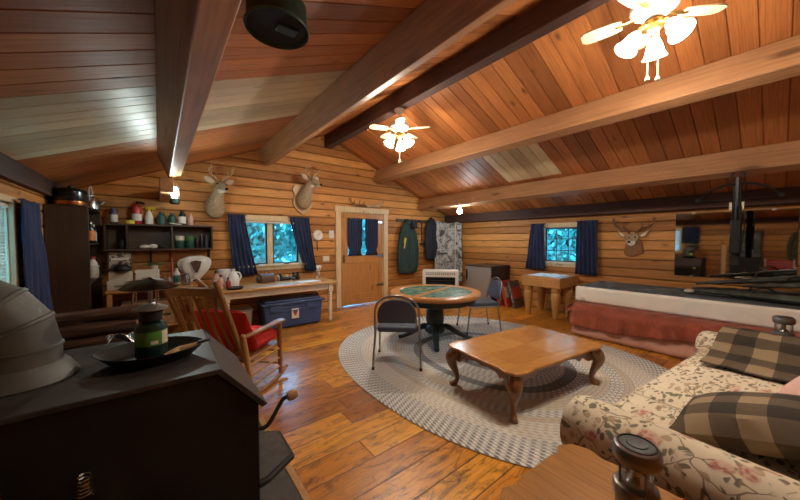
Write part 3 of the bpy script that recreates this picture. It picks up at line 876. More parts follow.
# ------------------------------------------------------------------ stacking chairs
def pad_chair():
    r = thing('padded_chair', 'navy padded metal chair on the rug with its back to the stove', 'chair', (0, 0, 0), 0, 'navy padded chairs at the games table')
    # local: faces +Y
    w = .255
    back = bez([(-w, -.25, .40), (-w, -.28, .60), (-w * .93, -.31, .73), (-w * .64, -.33, .82), (0, -.335, .858), (w * .64, -.33, .82), (w * .93, -.31, .73), (w, -.28, .60), (w, -.25, .40)], 48)
    MB().tube(back, .0125, 10).build('back_frame', 'dull_chrome', r)
    for s in (-1, 1):
        MB().tube(bez([(s * w, -.245, .46), (s * w, -.25, .38), (s * (w + .012), -.275, .2), (s * (w + .02), -.30, .0)], 14), .0125, 10).build('leg', 'dull_chrome', r)
        MB().tube(bez([(s * w, -.24, .43), (s * w, .15, .425), (s * w, .20, .40), (s * (w + .01), .235, .2), (s * (w + .015), .26, .0)], 22), .0125, 10).build('leg', 'dull_chrome', r)
        for y in (-.30, .26): MB().cyl((s * (w + .018), y, 0), (s * (w + .018), y, .03), .0165, n=10).build('rubber_foot', 'dark_rubber', r)
    p = []
    n = 30
    shp = [(-.215, .535), (-.225, .62), (-.205, .715), (-.145, .785), (-.07, .812), (0, .818)]
    shp = shp + [(-x, z) for x, z in shp[::-1][1:]]
    sm = [(q.x, q.z) for q in bez([(x, 0, z) for x, z in shp], 34)]
    m = MB(); m.prism(sm, -.02, .02, 'XZ', (0, -.135, 0), None)
    for v in m.bm.verts: v.co.y += -.155 - .22 * (v.co.z - .50) + .03
    m.build('backrest', 'navy_vinyl', r, bevel=.012, seg=3)
    m = MB(); m.prism([(-.225, -.275), (.225, -.275), (.235, .10), (.22, .21), (.14, .245), (-.14, .245), (-.22, .21), (-.235, .10)], .425, .49)
    m.build('seat', 'navy_vinyl', r, bevel=.02, seg=3)
    return r
pc = pad_chair()
pc.location = (2.30, 2.93, RUGZ); pc.rotation_euler = (0, 0, R(-42))
dup(pc, 'navy padded metal chair on the far right side of the games table', (4.13, 3.14, RUGZ), R(57))

# ------------------------------------------------------------------ butcher block
r = thing('butcher_block', 'thick butcher block table on tapered legs under the right window', 'table', (6.12, 2.92, 0))
MB().b2(-.37, .42, -.39, .37, .59, .79).build('block', 'butcher_block', r, bevel=.012)
for sx in (-1, 1):
    for sy in (-1, 1):
        MB().lathe([(.035, 0), (.045, .02), (.055, .12), (.08, .36), (.085, .46), (.07, .50), (.085, .52), (.085, .59)], (sx * .27, sy * .27, 0), 16).build('leg', 'butcher_block', r)
tag(MB().grid(lambda u, v: (5.80 + .64 * u + .02 * v, 2.64 + .58 * v, .794 + .004 * abs(math.sin(u * 9 + v * 5))), 16, 14).build('table_runner', 'paper', solid=.003), 'white cloth lying on the butcher block', 'cloth')

# ------------------------------------------------------------------ bed, rust blanket, air mattress
BX0, BX1, BY0, BY1 = 5.16, 6.46, -.40, 2.04
bed = thing('bed', 'low bed with a pink dust ruffle along the right wall', 'bed', (0, 0, 0))
MB().b2(BX0 + .06, BX1, BY0, BY1 - .05, .20, .475).build('mattress', 'off_white', bed, bevel=.03)
MB().b2(BX0 + .10, BX1 - .04, BY0 + .05, BY1 - .1, .10, .21).build('frame', 'shelf_dark', bed)
for x in (BX0 + .16, BX1 - .1):
    for y in (BY0 + .12, BY1 - .18): MB().cyl((x, y, 0), (x, y, .12), .025, n=10).build('leg', 'shelf_dark', bed)
def ruf(u, v):
    Lx, Ly = BX1 - BX0, BY1 - BY0; s = u * (Lx + Ly)
    w = .007 * math.sin(s * 14) * (1 - v * .6) + .003 * math.sin(s * 53)
    fl = .03 * (1 - v)
    if s < Ly: return (BX0 - fl + w, BY0 + s, .012 + .30 * v)
    return (BX0 - fl + s - Ly, BY1 + fl + w, .012 + .30 * v)
MB().grid(ruf, 240, 5).build('dust_ruffle', 'pink_skirt', bed, solid=.004)
def blanket():
    prof = bez([(BX1 + .0, 0, .492), (5.7, 0, .494), (5.28, 0, .498), (5.15, 0, .475), (5.10, 0, .41), (5.095, 0, .30), (5.09, 0, .20)], 36)
    def f(u, v):
        p = prof[int(round(v * 36))]; y = BY0 + .02 + (BY1 + .10 - BY0) * u
        hang = max(0, min(1, (.49 - p.z) / .28))
        w = hang * (.018 * math.sin(y * 17 + 2 * math.sin(y * 5)) + .010 * math.sin(y * 41))
        z = p.z + hang * .05 * math.sin(y * 2.6 + .5) + (1 - hang) * .004 * math.sin(y * 30 + p.x * 22)
        e = max(0, (y - BY1) / .10)          # rolls over the foot end
        return (p.x - w + (.05 * e if hang > .3 else 0), y - .03 * e, z - (.06 * e * (1 - hang)))
    m = MB(); m.grid(f, 150, 36)
    pf = bez([(0, BY1 + .05, .48), (0, BY1 + .085, .44), (0, BY1 + .08, .36), (0, BY1 + .085, .24)], 12)
    def f2(u, v):
        p = pf[int(round(v * 12))]; x = BX1 + (5.11 - BX1) * u
        return (x, p.y + .015 * v * math.sin(x * 21), p.z + .02 * v * math.sin(x * 6))
    m.grid(f2, 50, 12)
    return tag(m.build('blanket', 'rust_velvet', solid=.012), 'rust-red velvety blanket spread over the bed below the white mattress', 'blanket')
blanket()
am = thing('air_mattress', 'thick white-sided mattress with a dark grey top on the rust blanket', 'mattress', (5.86, .80, .503))
m = MB(); m.b2(-.52, .50, -1.31, 1.31, 0, .245); m.build('body', 'mattress_white', am, bevel=.035, seg=4)
m = MB(); m.b2(-.482, .462, -1.272, 1.272, .240, .252); m.build('flocked_top', 'flocked_top', am, bevel=.004)
MB().cyl((-.52, 1.19, .05), (-.536, 1.19, .05), .028, n=16).build('valve', 'off_white', am)

# soft gun cases and long guns on the mattress
def gun_case(label, p, q, w=.13, mat='gun_olive'):
    p, q = Vector(p), Vector(q)
    r = thing('gun_case', label, 'gun case', tuple(p), 0, 'long cases heaped on the mattress')
    d = q - p; L = d.length
    r.rotation_euler = Euler((0, -math.asin(d.z / L), math.atan2(d.y, d.x)))
    m = MB(); n = 26; rings = []
    for i in range(n + 1):
        t = i / n; x = t * L
        ww = w * (.35 + .65 * min(1, t / .12)) if t < .3 else w * (1 - .55 * (t - .3) / .7)
        if t > .96: ww *= .7
        hh = ww * .42 + .004 * math.sin(t * 40)
        rings.append(m.ring(V(x, .012 * math.sin(t * 7), .055), V(0, 1, 0), V(0, 0, 1), ww, hh, 12))
    m.skin(rings); m.build('bag', mat, r)
    m = MB(); m.tube(bez([(L * .05, -w * .9, .06), (L * .3, -w * 1.03, .062), (L * .6, -w * .85, .06), (L * .95, -w * .5, .058)], 20), .006, 6); m.build('zipper', 'dull_chrome', r)
    for s in (-1, 1):
        m = MB(); m.tube(bez([(L * .38, s * .04, .095), (L * .42, s * .05, .15), (L * .50, s * .05, .15), (L * .54, s * .04, .09)], 14), .010, 6, .5); m.build('handle', 'black_plastic', r)
    return r
def rifle(label, p, q):
    p, q = Vector(p), Vector(q); d = q - p; L = d.length
    r = thing('rifle', label, 'rifle', tuple(p), 0, 'long guns on the mattress')
    r.rotation_euler = Euler((0, -math.asin(d.z / L), math.atan2(d.y, d.x)))
    st = [(0, -.055), (0, .065), (.26, .035), (.34, .05), (.62, .03), (.64, -.005), (.42, -.02), (.34, -.035), (.28, -.02), (.22, -.03)]
    k = L / 1.1
    MB().prism([(x * k, y * k) for x, y in st], .0, .04, 'XY').build('stock', 'gun_black', r, bevel=.008)
    MB().cyl((.36 * k, .05 * k, .02), (L, .042 * k, .02), .011, .009, 10).build('barrel', 'gun_black', r)
    m = MB(); m.lathe([(.018, 0), (.018, .06), (.012, .09), (.012, .20), (.02, .25), (.02, .30)], (.33 * k, .088 * k, .022), 12, (1, 0, 0)); m.build('scope', 'gun_black', r)
    MB().tube(bez([(.30 * k, -.02, .02), (.31 * k, -.06, .02), (.36 * k, -.065, .02), (.39 * k, -.02, .02)], 12), .004, 6).build('trigger_guard', 'gun_black', r)
    return r
gz = .762
gun_case('olive gun case lying along the front edge of the dark mattress top', (5.68, -.40, gz), (5.74, .74, gz - .005), .12)
gun_case('dark gun case lying behind the front one, its tip nearest the mirror corner', (6.14, -.36, gz), (6.02, .80, gz - .005), .12)
gun_case('olive gun case laid slantwise on top of the heap', (5.98, -.42, gz + .27), (5.90, .74, gz + .075), .11)
gun_case('short olive case on top of the heap nearest the right picture edge', (5.72, -.45, gz + .20), (5.80, .30, gz + .10), .09)
rifle('black scoped rifle propped slantwise at the wall side of the mattress', (6.26, -.40, gz + .30), (6.20, .56, gz + .10))
gl = MB(); gl.ell((0, 0, .03), (.09, .06, .03)); gl.ell((.09, .02, .02), (.05, .02, .015)); gl.ell((.08, -.03, .02), (.05, .018, .015))
tag(gl.build('glove', 'off_white'), 'pale crumpled rag at the tip of the gun cases', 'rag', None, (5.80, .80, .757))

# ------------------------------------------------------------------ fridge, games, heater
fr = thing('mini_fridge', 'small dark refrigerator with a grey door against the right wall', 'refrigerator', (5.80, 4.40, 0))
MB().b2(.05, .78, -.34, .36, .03, .89).build('body', 'black_plastic', fr, bevel=.008)
MB().b2(.0, .045, -.34, .36, .05, .875).build('door', 'fridge_silver', fr, bevel=.01)
MB().b2(-.005, .78, -.345, .365, .882, .905).build('top', 'shelf_dark', fr, bevel=.005)
MB().b2(-.02, .0, .30, .34, .55, .80).build('handle', 'black_plastic', fr, bevel=.006)
for sx in (.08, .72):
    for sy in (-.3, .32): MB().cyl((sx, sy, 0), (sx, sy, .035), .02, n=8).build('foot', 'dark_rubber', fr)
def game_box(label, loc, d, lean, rz, mats):
    r = thing('game_box', label, 'game box', loc, 0, 'board game boxes leaning by the refrigerator', (0, lean, rz))
    MB().b2(0, d[0], -d[1] / 2, d[1] / 2, 0, d[2]).build('box', mats[0], r, bevel=.003)
    MB().b2(-.003, -.0005, -d[1] / 2 + .02, d[1] / 2 - .02, .03, d[2] - .03).build('cover_art', mats[1], r, smooth=False)
    m = MB(); m.b2(.008, d[0] - .008, -d[1] / 2 - .003, -d[1] / 2 - .0005, d[2] * .35, d[2] * .75); m.build('spine_label', mats[2], r, smooth=False)
    return r
game_box('short red game box standing upright beside the refrigerator', (5.98, 3.98, 0), (.16, .06, .40), 0, 0, ('red_box', 'red_box', 'orange_label'))
game_box('tall red game box tilted toward the refrigerator', (6.02, 3.78, .0), (.40, .07, .60), 0, R(0), ('red_box', 'red_box', 'off_white'))
game_box('tall dark picture game box leaning behind the tilted red one', (6.06, 3.62, .0), (.40, .07, .60), 0, R(0), ('dark_photo', 'print_art', 'red_box'))
for o in bpy.data.objects:
    if o.name.startswith('game_box'):
        if o.location.y < 3.9: o.rotation_euler = (R(-15), 0, R(4)); o.location.z = .0
ht = thing('gas_heater', 'white-cased gas heater with a black front behind the games table', 'heater', (5.20, 5.02, 0), R(-47))
MB().b2(-.42, .42, -.14, .14, .08, .80).build('case', 'white_paint', ht, bevel=.03, seg=3)
MB().b2(-.34, .34, -.146, -.135, .14, .64).build('grille', 'black_gloss', ht, bevel=.004)
m = MB()
for i in range(14):
    for j in range(2): m.b2(-.33 + i * .049, -.33 + i * .049 + .028, -.144, -.138, .69 + j * .035, .71 + j * .035)
m.build('vent_slots', 'grey_pad', ht, smooth=False)
for z in range(7): MB().cyl((-.33, -.152, .20 + z * .06), (.33, -.152, .20 + z * .06), .005, n=6).build('guard_bar', 'black_iron', ht)
for sx in (-.34, .34): MB().b2(sx - .04, sx + .04, -.15, .15, 0, .085).build('foot', 'white_paint', ht)

# ------------------------------------------------------------------ garments
def coat(name, label, mat, loc, rotz, L, W, hook=True, cat='jacket', sleeves=True, group=None):
    r = thing(name, label, cat, loc, rotz, group)      # loc = hook point, hangs along -Z, front -Y
    m = MB(); rings = []
    prof = [(-.01, .06, .03), (-.05, .20, .05), (-.12, .34, .065), (-.20, .46, .075), (-.32, .64, .085), (-.5, .82, .09), (-.75, .96, .095), (-.93, .90, .09), (-1., .80, .06)]
    for k, (t, w, d) in enumerate(prof):
        n = 28; c = V(.01 * math.sin(k * 2.1), -.10, t * L); ring = []
        for i in range(n):
            a = 2 * PI * i / n
            fo = 1 + (.10 * math.sin(a * 7 + k * .4) + .06 * math.sin(a * 11 + k)) * min(1, k / 3)
            ring.append(m.bm.verts.new(c + V(W / 2 * w * math.cos(a), d * .95 * math.sin(a) * fo, .02 * math.sin(a * 5) * (k > 6))))
        rings.append(ring)
    m.skin(rings); m.build('body', mat, r, sub=1)
    if sleeves:
        for s in (-1, 1):
            b = bez([(s * W * .17, -.11, -.16 * L), (s * W * .30, -.125, -.32 * L), (s * W * .40, -.135, -.6 * L), (s * W * .36, -.14, -.88 * L)], 16)
            MB().tube(b, lerps([.07, .075, .065, .058, .05], 16), 12, .8).build('sleeve', mat, r)
    m = MB(); m.tube(bez([(-.07, -.11, -.10 * L), (-.05, -.15, -.07 * L), (0, -.165, -.11 * L), (.05, -.15, -.07 * L), (.07, -.11, -.10 * L)], 16), .028, 8); m.build('collar', mat, r)
    m = MB(); m.tube([(0, -.172, -.14 * L), (0, -.19, -.5 * L), (0, -.195, -.9 * L)], .006, 6); m.build('zipper', 'black_plastic', r)
    return r
gc = coat('jacket', 'dark green jacket with a yellow emblem hanging beside the door', 'coat_green', (5.00, YB, 2.06), 0, 1.44, .74, group='jackets on the wall hooks')
m = MB(); m.prism([(-.05, -.10), (.02, -.12), (.05, -.02), (.03, .06), (.05, .14), (-.01, .16), (-.04, .06), (-.02, .0)], -.003, .003, 'XZ'); e = m.build('emblem', 'yellow_plastic', gc); e.location = (-.14, -.175, -.66)
coat('jacket', 'dark navy jacket hanging between the green jacket and the camouflage cover', 'coat_navy', (5.84, YB, 2.14), 0, 1.18, .50, group='jackets on the wall hooks')
hb = thing('hook_rail', 'dark wooden rail of coat hooks on the log wall beside the door', 'coat rack', (5.45, YB, 0))
MB().b2(-.75, .62, -.035, .0, 1.96, 2.04).build('rail', 'shelf_dark', hb, bevel=.005)
MB().b2(.05, .60, -.035, .0, 1.36, 1.43).build('lower_rail', 'shelf_dark', hb, bevel=.005)
for x in (-.42, -.05, .30, .41): MB().tube(bez([(x, -.03, 2.0), (x, -.09, 1.98), (x, -.10, 2.03)], 10), .008, 6).build('hook', 'black_iron', hb)
MB().tube([(.12, -.02, 2.04), (.12, -.02, 1.40)], .016, 6).build('upright', 'shelf_dark', hb)
cp = thing('cap', 'small dark cap hanging on top of the green jacket', 'cap', (5.13, YB - .20, 1.90))
m = MB(); m.ell((0, 0, 0), (.10, .09, .11)); m.build('crown', 'coat_navy', cp)
MB().ell((0, -.07, -.07), (.08, .07, .018), (.5, 0, 0)).build('visor', 'coat_navy', cp)
def camo():
    r = thing('camouflage_cover', 'tall grey and white camouflage cover hanging in the far corner', 'cover', (6.30, 5.78, 1.99), R(-46))
    def f(u, v):
        x = -.36 + .72 * u; z = -1.62 * v
        sag = .06 * math.sin(u * PI * 3) * v
        return (x * (1 - .05 * math.sin(v * 6)), -.07 - .05 * math.sin(u * PI * 4 + v * 2.) - .03 * math.sin(v * 11 + u * 3), z + .02 * math.sin(u * 9) - .05 * u + .02 * abs(math.sin(u * PI * 2)))
    MB().grid(f, 36, 40).build('panel', 'snow_camo', r, solid=.03)
    MB().b2(-.37, .37, -.13, -.05, -.86, -.84).build('strap', 'gun_olive', r)
    MB().b2(.17, .19, -.15, -.11, -1.62, -.02).build('strap', 'off_white', r)
    MB().cyl((-.36, -.07, -.01), (.36, -.07, -.06), .014, n=8).build('top_rod', 'dull_chrome', r)
    for x in (-.3, .3): MB().cyl((x, -.07, -.02), (x * .3, -.0, .10), .005, n=6).build('cord', 'black_plastic', r)
    return r
camo()

# ------------------------------------------------------------------ work table under the window
wt = thing('work_table', 'long work table with an oak top and turned white legs under the window', 'table', (1.63, 5.54, 0))
MB().b2(-.98, .96, -.43, .40, .705, .742).build('tabletop', 'table_oak', wt, bevel=.01)
a = MB()
for y in (-.36, .33): a.b2(-.86, .84, y - .012, y + .012, .60, .706)
for x in (-.86, .84): a.b2(x - .012, x + .012, -.36, .33, .60, .706)
a.build('apron', 'cream_paint', wt, bevel=.003)
for sx in (-.85, .83):
    for sy in (-.35, .32):
        m = MB(); m.b2(sx - .042, sx + .042, sy - .042, sy + .042, .56, .706)
        m.lathe([(.022, 0), (.034, .015), (.038, .05), (.026, .08), (.036, .12), (.040, .25), (.034, .36), (.028, .40), (.042, .42), (.03, .44), (.044, .465), (.03, .485), (.044, .51), (.03, .53), (.044, .55), (.042, .565)], (sx, sy, 0), 16)
        m.build('leg', 'cream_paint', wt)
tt = thing('storage_tote', 'big navy plastic storage tote under the work table', 'storage box', (1.81, 5.42, 0))
tt.scale = (1.02, 1., 1.12)
m = MB(); m.box((0, 0, .19), (1.0, .46, .36), taper=.92); m.build('bin', 'navy_plastic', tt, bevel=.025, seg=3)
m = MB(); m.b2(-.53, .53, -.255, .255, .365, .40); m.b2(-.47, .47, -.20, .20, .40, .43); m.build('lid', 'navy_plastic', tt, bevel=.014, seg=3)
m = MB()
for x in (-.3, .3): m.b2(x - .10, x + .10, -.245, -.228, .28, .36)
for z in (.26, .31): m.b2(-.44, .44, -.238, -.224, z, z + .01)
m.build('ribs', 'navy_plastic', tt, bevel=.004)
MB().b2(-.055, .065, -.2335, -.224, .14, .29).build('label', 'paper', tt, smooth=False)
m = MB(); m.prism([(-.035, .02), (0, -.045), (.035, .02), (.035, .045), (-.035, .045)], -.236, -.2334, 'XZ', (.005, 0, .215)); m.build('label_shield', 'red_plastic', tt, smooth=False)
MB().b2(-.026, .036, -.237, -.2345, .235, .255).build('label_band', 'navy_plastic', tt, smooth=False)
wz = .743
j = thing('water_jug', 'translucent white plastic jug on the work table by the left curtain', 'jug', (.93, 5.52, wz))
j.scale = (.9, .9, .88)
MB().lathe([(.08, 0), (.095, .01), (.10, .12), (.09, .20), (.05, .26), (.03, .285), (.03, .30)], n=20).build('body', 'white_plastic', j)
MB().lathe([(.035, .295), (.035, .325), (.03, .33)], n=14).build('cap', 'off_white', j)
MB().tube(bez([(.03, 0, .27), (.10, 0, .25), (.125, 0, .18), (.095, 0, .11)], 14), .014, 8).build('handle', 'white_plastic', j)
j = thing('canister', 'tall white canister behind the translucent jug', 'canister', (.84, 5.74, wz))
j.scale = (.9, .9, .72)
MB().lathe([(.09, 0), (.10, .01), (.10, .34), (.095, .35)], n=20).build('body', 'paper', j)
MB().lathe([(.103, .33), (.103, .375), (.09, .385)], n=20).build('lid', 'white_plastic', j)
for i, (x, y, s, mt, lab) in enumerate(((.74, 5.40, 1.0, 'pink_plastic', 'pink bottle at the left end of the work table'), (.83, 5.34, .8, 'red_plastic', 'small red jar in front of the translucent jug'), (.70, 5.56, 1.25, 'pink_pillow', 'tall pale pink bottle at the table end nearest the bag'))):
    b = thing('bottle', lab, 'bottle', (x, y, wz), 0, 'bottles at the end of the work table')
    MB().lathe([(.035 * s, 0), (.042 * s, .008), (.042 * s, .13 * s), (.018 * s, .17 * s), (.016 * s, .19 * s)], n=16).build('body', mt, b)
    MB().lathe([(.02 * s, .185 * s), (.02 * s, .215 * s), (.015 * s, .22 * s)], n=12).build('cap', 'brown_leather', b)
b = thing('tray', 'small black tray in front of the bottles on the work table', 'tray', (.90, 5.24, wz))
MB().lathe([(.10, 0), (.115, .01), (.125, .03), (.118, .03), (.105, .012), (0.0, .01)], n=24).build('dish', 'black_plastic', b)
b = thing('leather_case', 'brown leather case on the work table below the window', 'case', (1.50, 5.74, wz), R(4))
b.scale = (.62, .75, .8)
m = MB(); m.prism([(-.11, 0), (.11, 0), (.115, .12), (.09, .175), (.0, .195), (-.09, .175), (-.115, .12)], -.19, .19, 'YZ'); m.build('body', 'brown_leather', b, bevel=.012)
MB().tube(bez([(-.07, 0, .19), (-.05, 0, .25), (.05, 0, .25), (.07, 0, .19)], 14), .009, 8).build('handle', 'brown_leather', b)
MB().ell((-.23, -.02, .075), (.07, .10, .075)).build('end_pocket', 'shelf_dark', b)
def binos(label, loc, rz, s=1.):
    b = thing('binoculars', label, 'binoculars', loc, rz)
    for k in (-1, 1):
        m = MB(); m.lathe([(.028, 0), (.036, .005), (.036, .06), (.026, .09), (.024, .13), (.028, .15)], (k * .042 * s, 0, 0), 16, (0, .0, 1)); o = m.build('barrel', 'black_plastic', b); o.scale = (s, s, s)
    MB().box((0, 0, .07 * s), (.05 * s, .03, .04)).build('bridge', 'black_plastic', b, bevel=.004)
    return b
binos('black binoculars standing on the work table near the right curtain', (2.03, 5.76, wz), R(10), 1.)
b = thing('power_tool', 'black hand tool lying between the leather case and the binoculars', 'tool', (1.83, 5.70, wz), R(-15))
MB().tube([(-.11, 0, .04), (.06, 0, .05), (.10, 0, .05)], [.035, .038, .02], 12).build('body', 'black_plastic', b)
MB().tube([(-.06, 0, .05), (-.10, 0, .11), (-.11, 0, .14)], [.024, .02, .02], 10).build('grip', 'black_plastic', b)
MB().cyl((.10, 0, .05), (.15, 0, .05), .008, n=8).build('bit', 'steel', b)
for x, y, mt, lab in ((1.74, 5.84, 'cream_paint', 'small cream candle behind the black hand tool'), (1.88, 5.84, 'yellow_plastic', 'small yellow pot behind the black hand tool')):
    b = thing('candle', lab, 'candle', (x, y, wz)); MB().lathe([(.03, 0), (.032, .004), (.032, .10), (.028, .105)], n=16).build('wax', mt, b); MB().cyl((0, 0, .10), (.002, 0, .122), .003, n=6).build('wick', 'black_plastic', b)
b = tag(MB().b2(-.19, .19, -.13, .13, 0, .006).build('paper_sheet', 'paper', smooth=False), 'white sheets of paper on the work table', 'paper', None, (2.12, 5.38, wz), R(8))
def spray(label, loc, body, head, s=1.):
    b = thing('spray_bottle', label, 'spray bottle', loc, R(-20))
    MB().lathe([(.04 * s, 0), (.046 * s, .008), (.046 * s, .09 * s), (.030 * s, .16 * s), (.016 * s, .185 * s)], n=18).build('body', body, b)
    m = MB(); m.cyl((0, 0, .18 * s), (0, 0, .205 * s), .019 * s, n=12); m.prism([(-.03, .205), (.07, .205), (.07, .235), (.02, .25), (-.03, .24)], -.014, .014, 'XZ'); o = m.build('spray_head', head, b)
    for v in o.data.vertices: 
        if v.co.z > .2: v.co = Vector((v.co.x * s, v.co.y * s, v.co.z * s))
    MB().tube([(.05 * s, 0, .205 * s), (.045 * s, 0, .17 * s), (.03 * s, 0, .155 * s)], .006, 6).build('trigger', head, b)
    return b
spray('clear spray bottle on the right end of the work table', (2.45, 5.70, wz), 'jug_plastic', 'white_plastic', 1.05)
b = thing('fire_can', 'red cylinder standing on the floor behind the right end of the tote', 'can', (2.46, 5.78, 0))
MB().lathe([(.06, 0), (.065, .01), (.065, .36), (.05, .40), (.02, .42)], n=18).build('body', 'red_plastic', b); MB().lathe([(.025, .41), (.025, .45)], n=12).build('cap', 'black_plastic', b)
b = thing('crate', 'pale grey bin on the floor under the left end of the work table', 'bin', (1.02, 5.62, 0))
MB().box((0, 0, .17), (.36, .36, .34), taper=.85).build('bin', 'off_white', b, bevel=.02); MB().b2(-.19, .19, -.19, .19, .335, .36).build('lid', 'fridge_silver', b, bevel=.01)

# hanging plastic bag
b = thing('plastic_bag', 'white plastic bag with a dark red print hung on a wall hook', 'bag', (.455, YB, 1.24))
m = MB(); rings = []
for k, (z, w, d) in enumerate(((.0, .10, .02), (-.02, .24, .04), (-.07, .35, .06), (-.16, .36, .07), (-.26, .28, .07), (-.34, .15, .05), (-.40, .10, .035))):
    rg = []
    for i in range(26):
        a = 2 * PI * i / 26; fo = 1 + .16 * math.sin(a * 6 + k) + .09 * math.sin(a * 11 + 2 * k)
        rg.append(m.bm.verts.new((w / 2 * 1.25 * math.cos(a) * fo, -.10 + d * math.sin(a) * fo, z + .012 * math.sin(a * 3 + k))))
    rings.append(rg)
m.skin(rings); m.build('body', 'paper', b, sub=1)
for s in (-1, 1):
    m = MB(); m.tube(bez([(s * .02, -.10, -.36), (s * .07, -.12, -.42), (s * .12, -.13, -.48), (s * .16, -.13, -.53), (s * .11, -.13, -.54)], 16), lerps([.03, .028, .024, .03, .012], 16), 8, .5); m.build('handle', 'paper', b)
m = MB(); m.prism([(-.075, .08), (.0, .10), (.075, .08), (.055, -.01), (.02, -.10), (-.01, -.10), (-.045, -.02)], -.003, .003, 'XZ'); o = m.build('print', 'red_plastic', b); o.location = (.01, -.185, -.17); o.data.materials[0] = M['brown_leather']
MB().tube(bez([(0, -.005, .02), (0, -.05, .0), (0, -.09, -.02), (0, -.10, .01)], 10), .006, 6).build('hook', 'black_iron', b)

# ------------------------------------------------------------------ wall shelf and what stands on it
SX0, SX1, SY0, SZ0, SZ1 = -.60, .70, 5.86, 1.345, 1.735
sh = thing('wall_shelf', 'dark wooden cubby shelf on the log wall left of the window', 'shelf', (0, 0, 0))
MB().b2(SX0, SX1, SY0, YB, SZ1 - .025, SZ1).build('top_board', 'shelf_dark', sh, bevel=.003)
MB().b2(SX0, SX1, SY0, YB, SZ0, SZ0 + .025).build('bottom_board', 'shelf_dark', sh, bevel=.003)
MB().b2(SX0 + .02, SX1 - .02, YB - .012, YB, SZ0, SZ1).build('back_board', 'shelf_dark', sh)
for x in (SX0, -.37, .15, SX1 - .022): MB().b2(x, x + .022, SY0 + .005, YB, SZ0 + .02, SZ1 - .02).build('divider', 'walnut', sh)
for x in (-.1, .66):
    m = MB(); m.tube([(x, YB - .02, SZ0 - .20), (x, YB - .02, SZ0 - .005), (x, SY0 + .06, SZ0 - .005)], .012, 6); m.tube([(x, YB - .02, SZ0 - .18), (x, SY0 + .08, SZ0 - .01)], .010, 6); m.build('bracket', 'black_iron', sh)
def bottle(label, x, y, z, r, h, mt, cap='black_plastic', lab=None, neck=.4, group='bottles on top of the wall shelf', kind='bottle'):
    b = thing(kind, label, kind, (x, y, z), 0, group)
    MB().lathe([(r * .9, 0), (r, .006), (r, h * .68), (r * neck, h * .86), (r * neck, h * .9)], n=18).build('body', mt, b)
    MB().lathe([(r * neck * 1.2, h * .88), (r * neck * 1.2, h * .99), (r * neck, h)], n=14).build('cap', cap, b)
    if lab: MB().lathe([(r * 1.015, h * .12), (r * 1.015, h * .58)], n=18, caps=False).build('label', lab, b)
    return b
zt = SZ1
bottle('purple bottle with a white label at the left end of the wall shelf', -.50, 5.97, zt, .045, .22, 'purple_plastic', 'purple_plastic', 'paper', .6)
e = thing('fire_extinguisher', 'red extinguisher bottle on top of the wall shelf', 'extinguisher', (-.25, 5.98, zt))
MB().lathe([(.055, 0), (.06, .01), (.06, .23), (.04, .28), (.02, .30)], n=20).build('tank', 'red_plastic', e)
MB().lathe([(.0612, .05), (.0612, .15)], n=20, caps=False).build('label', 'paper', e)
MB().tube([(0, 0, .29), (0, 0, .33), (.07, 0, .32), (.09, 0, .30)], .014, 8).build('valve_handle', 'black_plastic', e)
spray('white spray bottle with a yellow head beside the red extinguisher', (-.11, 5.97, zt), 'paper', 'yellow_plastic', 1.1)
t = thing('tape_roll', 'yellow tape roll lying at the front of the wall shelf', 'tape', (-.33, 5.90, zt))
MB().lathe([(.03, 0), (.06, 0), (.06, .05), (.03, .05)], n=24, caps=False).build('tape', 'yellow_plastic', t); MB().lathe([(.028, .0), (.03, .0), (.03, .05), (.028, .05)], n=24, caps=False).build('core', 'black_plastic', t)
bottle('squat dark green flask beside the yellow-headed spray bottle', .04, 5.98, zt, .06, .20, 'dark_green_plastic', 'dark_green_plastic', None, .45)
bottle('second squat dark green flask, nearer the hanging lantern', .17, 5.98, zt, .052, .19, 'dark_green_plastic', 'dark_green_plastic', None, .45)
o = tag(MB().box((0, 0, .012), (.15, .10, .008), (.12, .1, 0)).build('paper_sheet', 'paper', smooth=False), 'folded white paper on top of the wall shelf', 'paper', None, (.20, 5.895, zt + .006), R(15))
bottle('black bottle with a white label under the hanging lantern', .30, 5.98, zt, .05, .235, 'black_plastic', 'black_plastic', 'paper', .5)
bottle('peach-coloured bottle right of the black bottle on the wall shelf', .41, 5.98, zt, .038, .19, 'pink_plastic', 'pink_plastic', None, .4)
zi = SZ0 + .025
gi = 'things inside the wall shelf'
bottle('dark mug inside the left cell of the wall shelf', -.42, 5.97, zi, .045, .13, 'black_plastic', 'black_plastic', None, .8, gi, 'jar')
for x, mt, lab in ((.26, 'off_white', 'white-lidded dark jar inside the right cell of the wall shelf'), (.39, 'leaf_green', 'green-lidded dark jar inside the right cell of the wall shelf')):
    b = thing('jar', lab, 'jar', (x, 5.97, zi), 0, gi)
    MB().lathe([(.055, 0), (.06, .008), (.06, .13)], n=18).build('body', 'dark_green_plastic', b); MB().lathe([(.062, .125), (.062, .19), (.055, .195)], n=18).build('lid', mt, b)
for x, h, lab in ((.49, .20, 'slim black flask beside the green-lidded jar'), (.555, .23, 'tallest black flask in the right cell of the wall shelf'), (.625, .20, 'grey flask at the right end inside the wall shelf')):
    bottle(lab, x, 5.98, zi, .026, h, 'grey_pad' if 'grey' in lab else 'black_plastic', 'steel', None, .45, gi)
o = tag(MB().ell((0, 0, .03), (.07, .05, .03)).ell((.09, .0, .035), (.06, .05, .035)).build('rag', 'paper'), 'crumpled white rag inside the middle cell of the wall shelf', 'rag', None, (-.16, 5.94, zi))
b = thing('headlamp', 'small dark headlamp inside the middle cell of the wall shelf', 'headlamp', (.03, 5.93, zi))
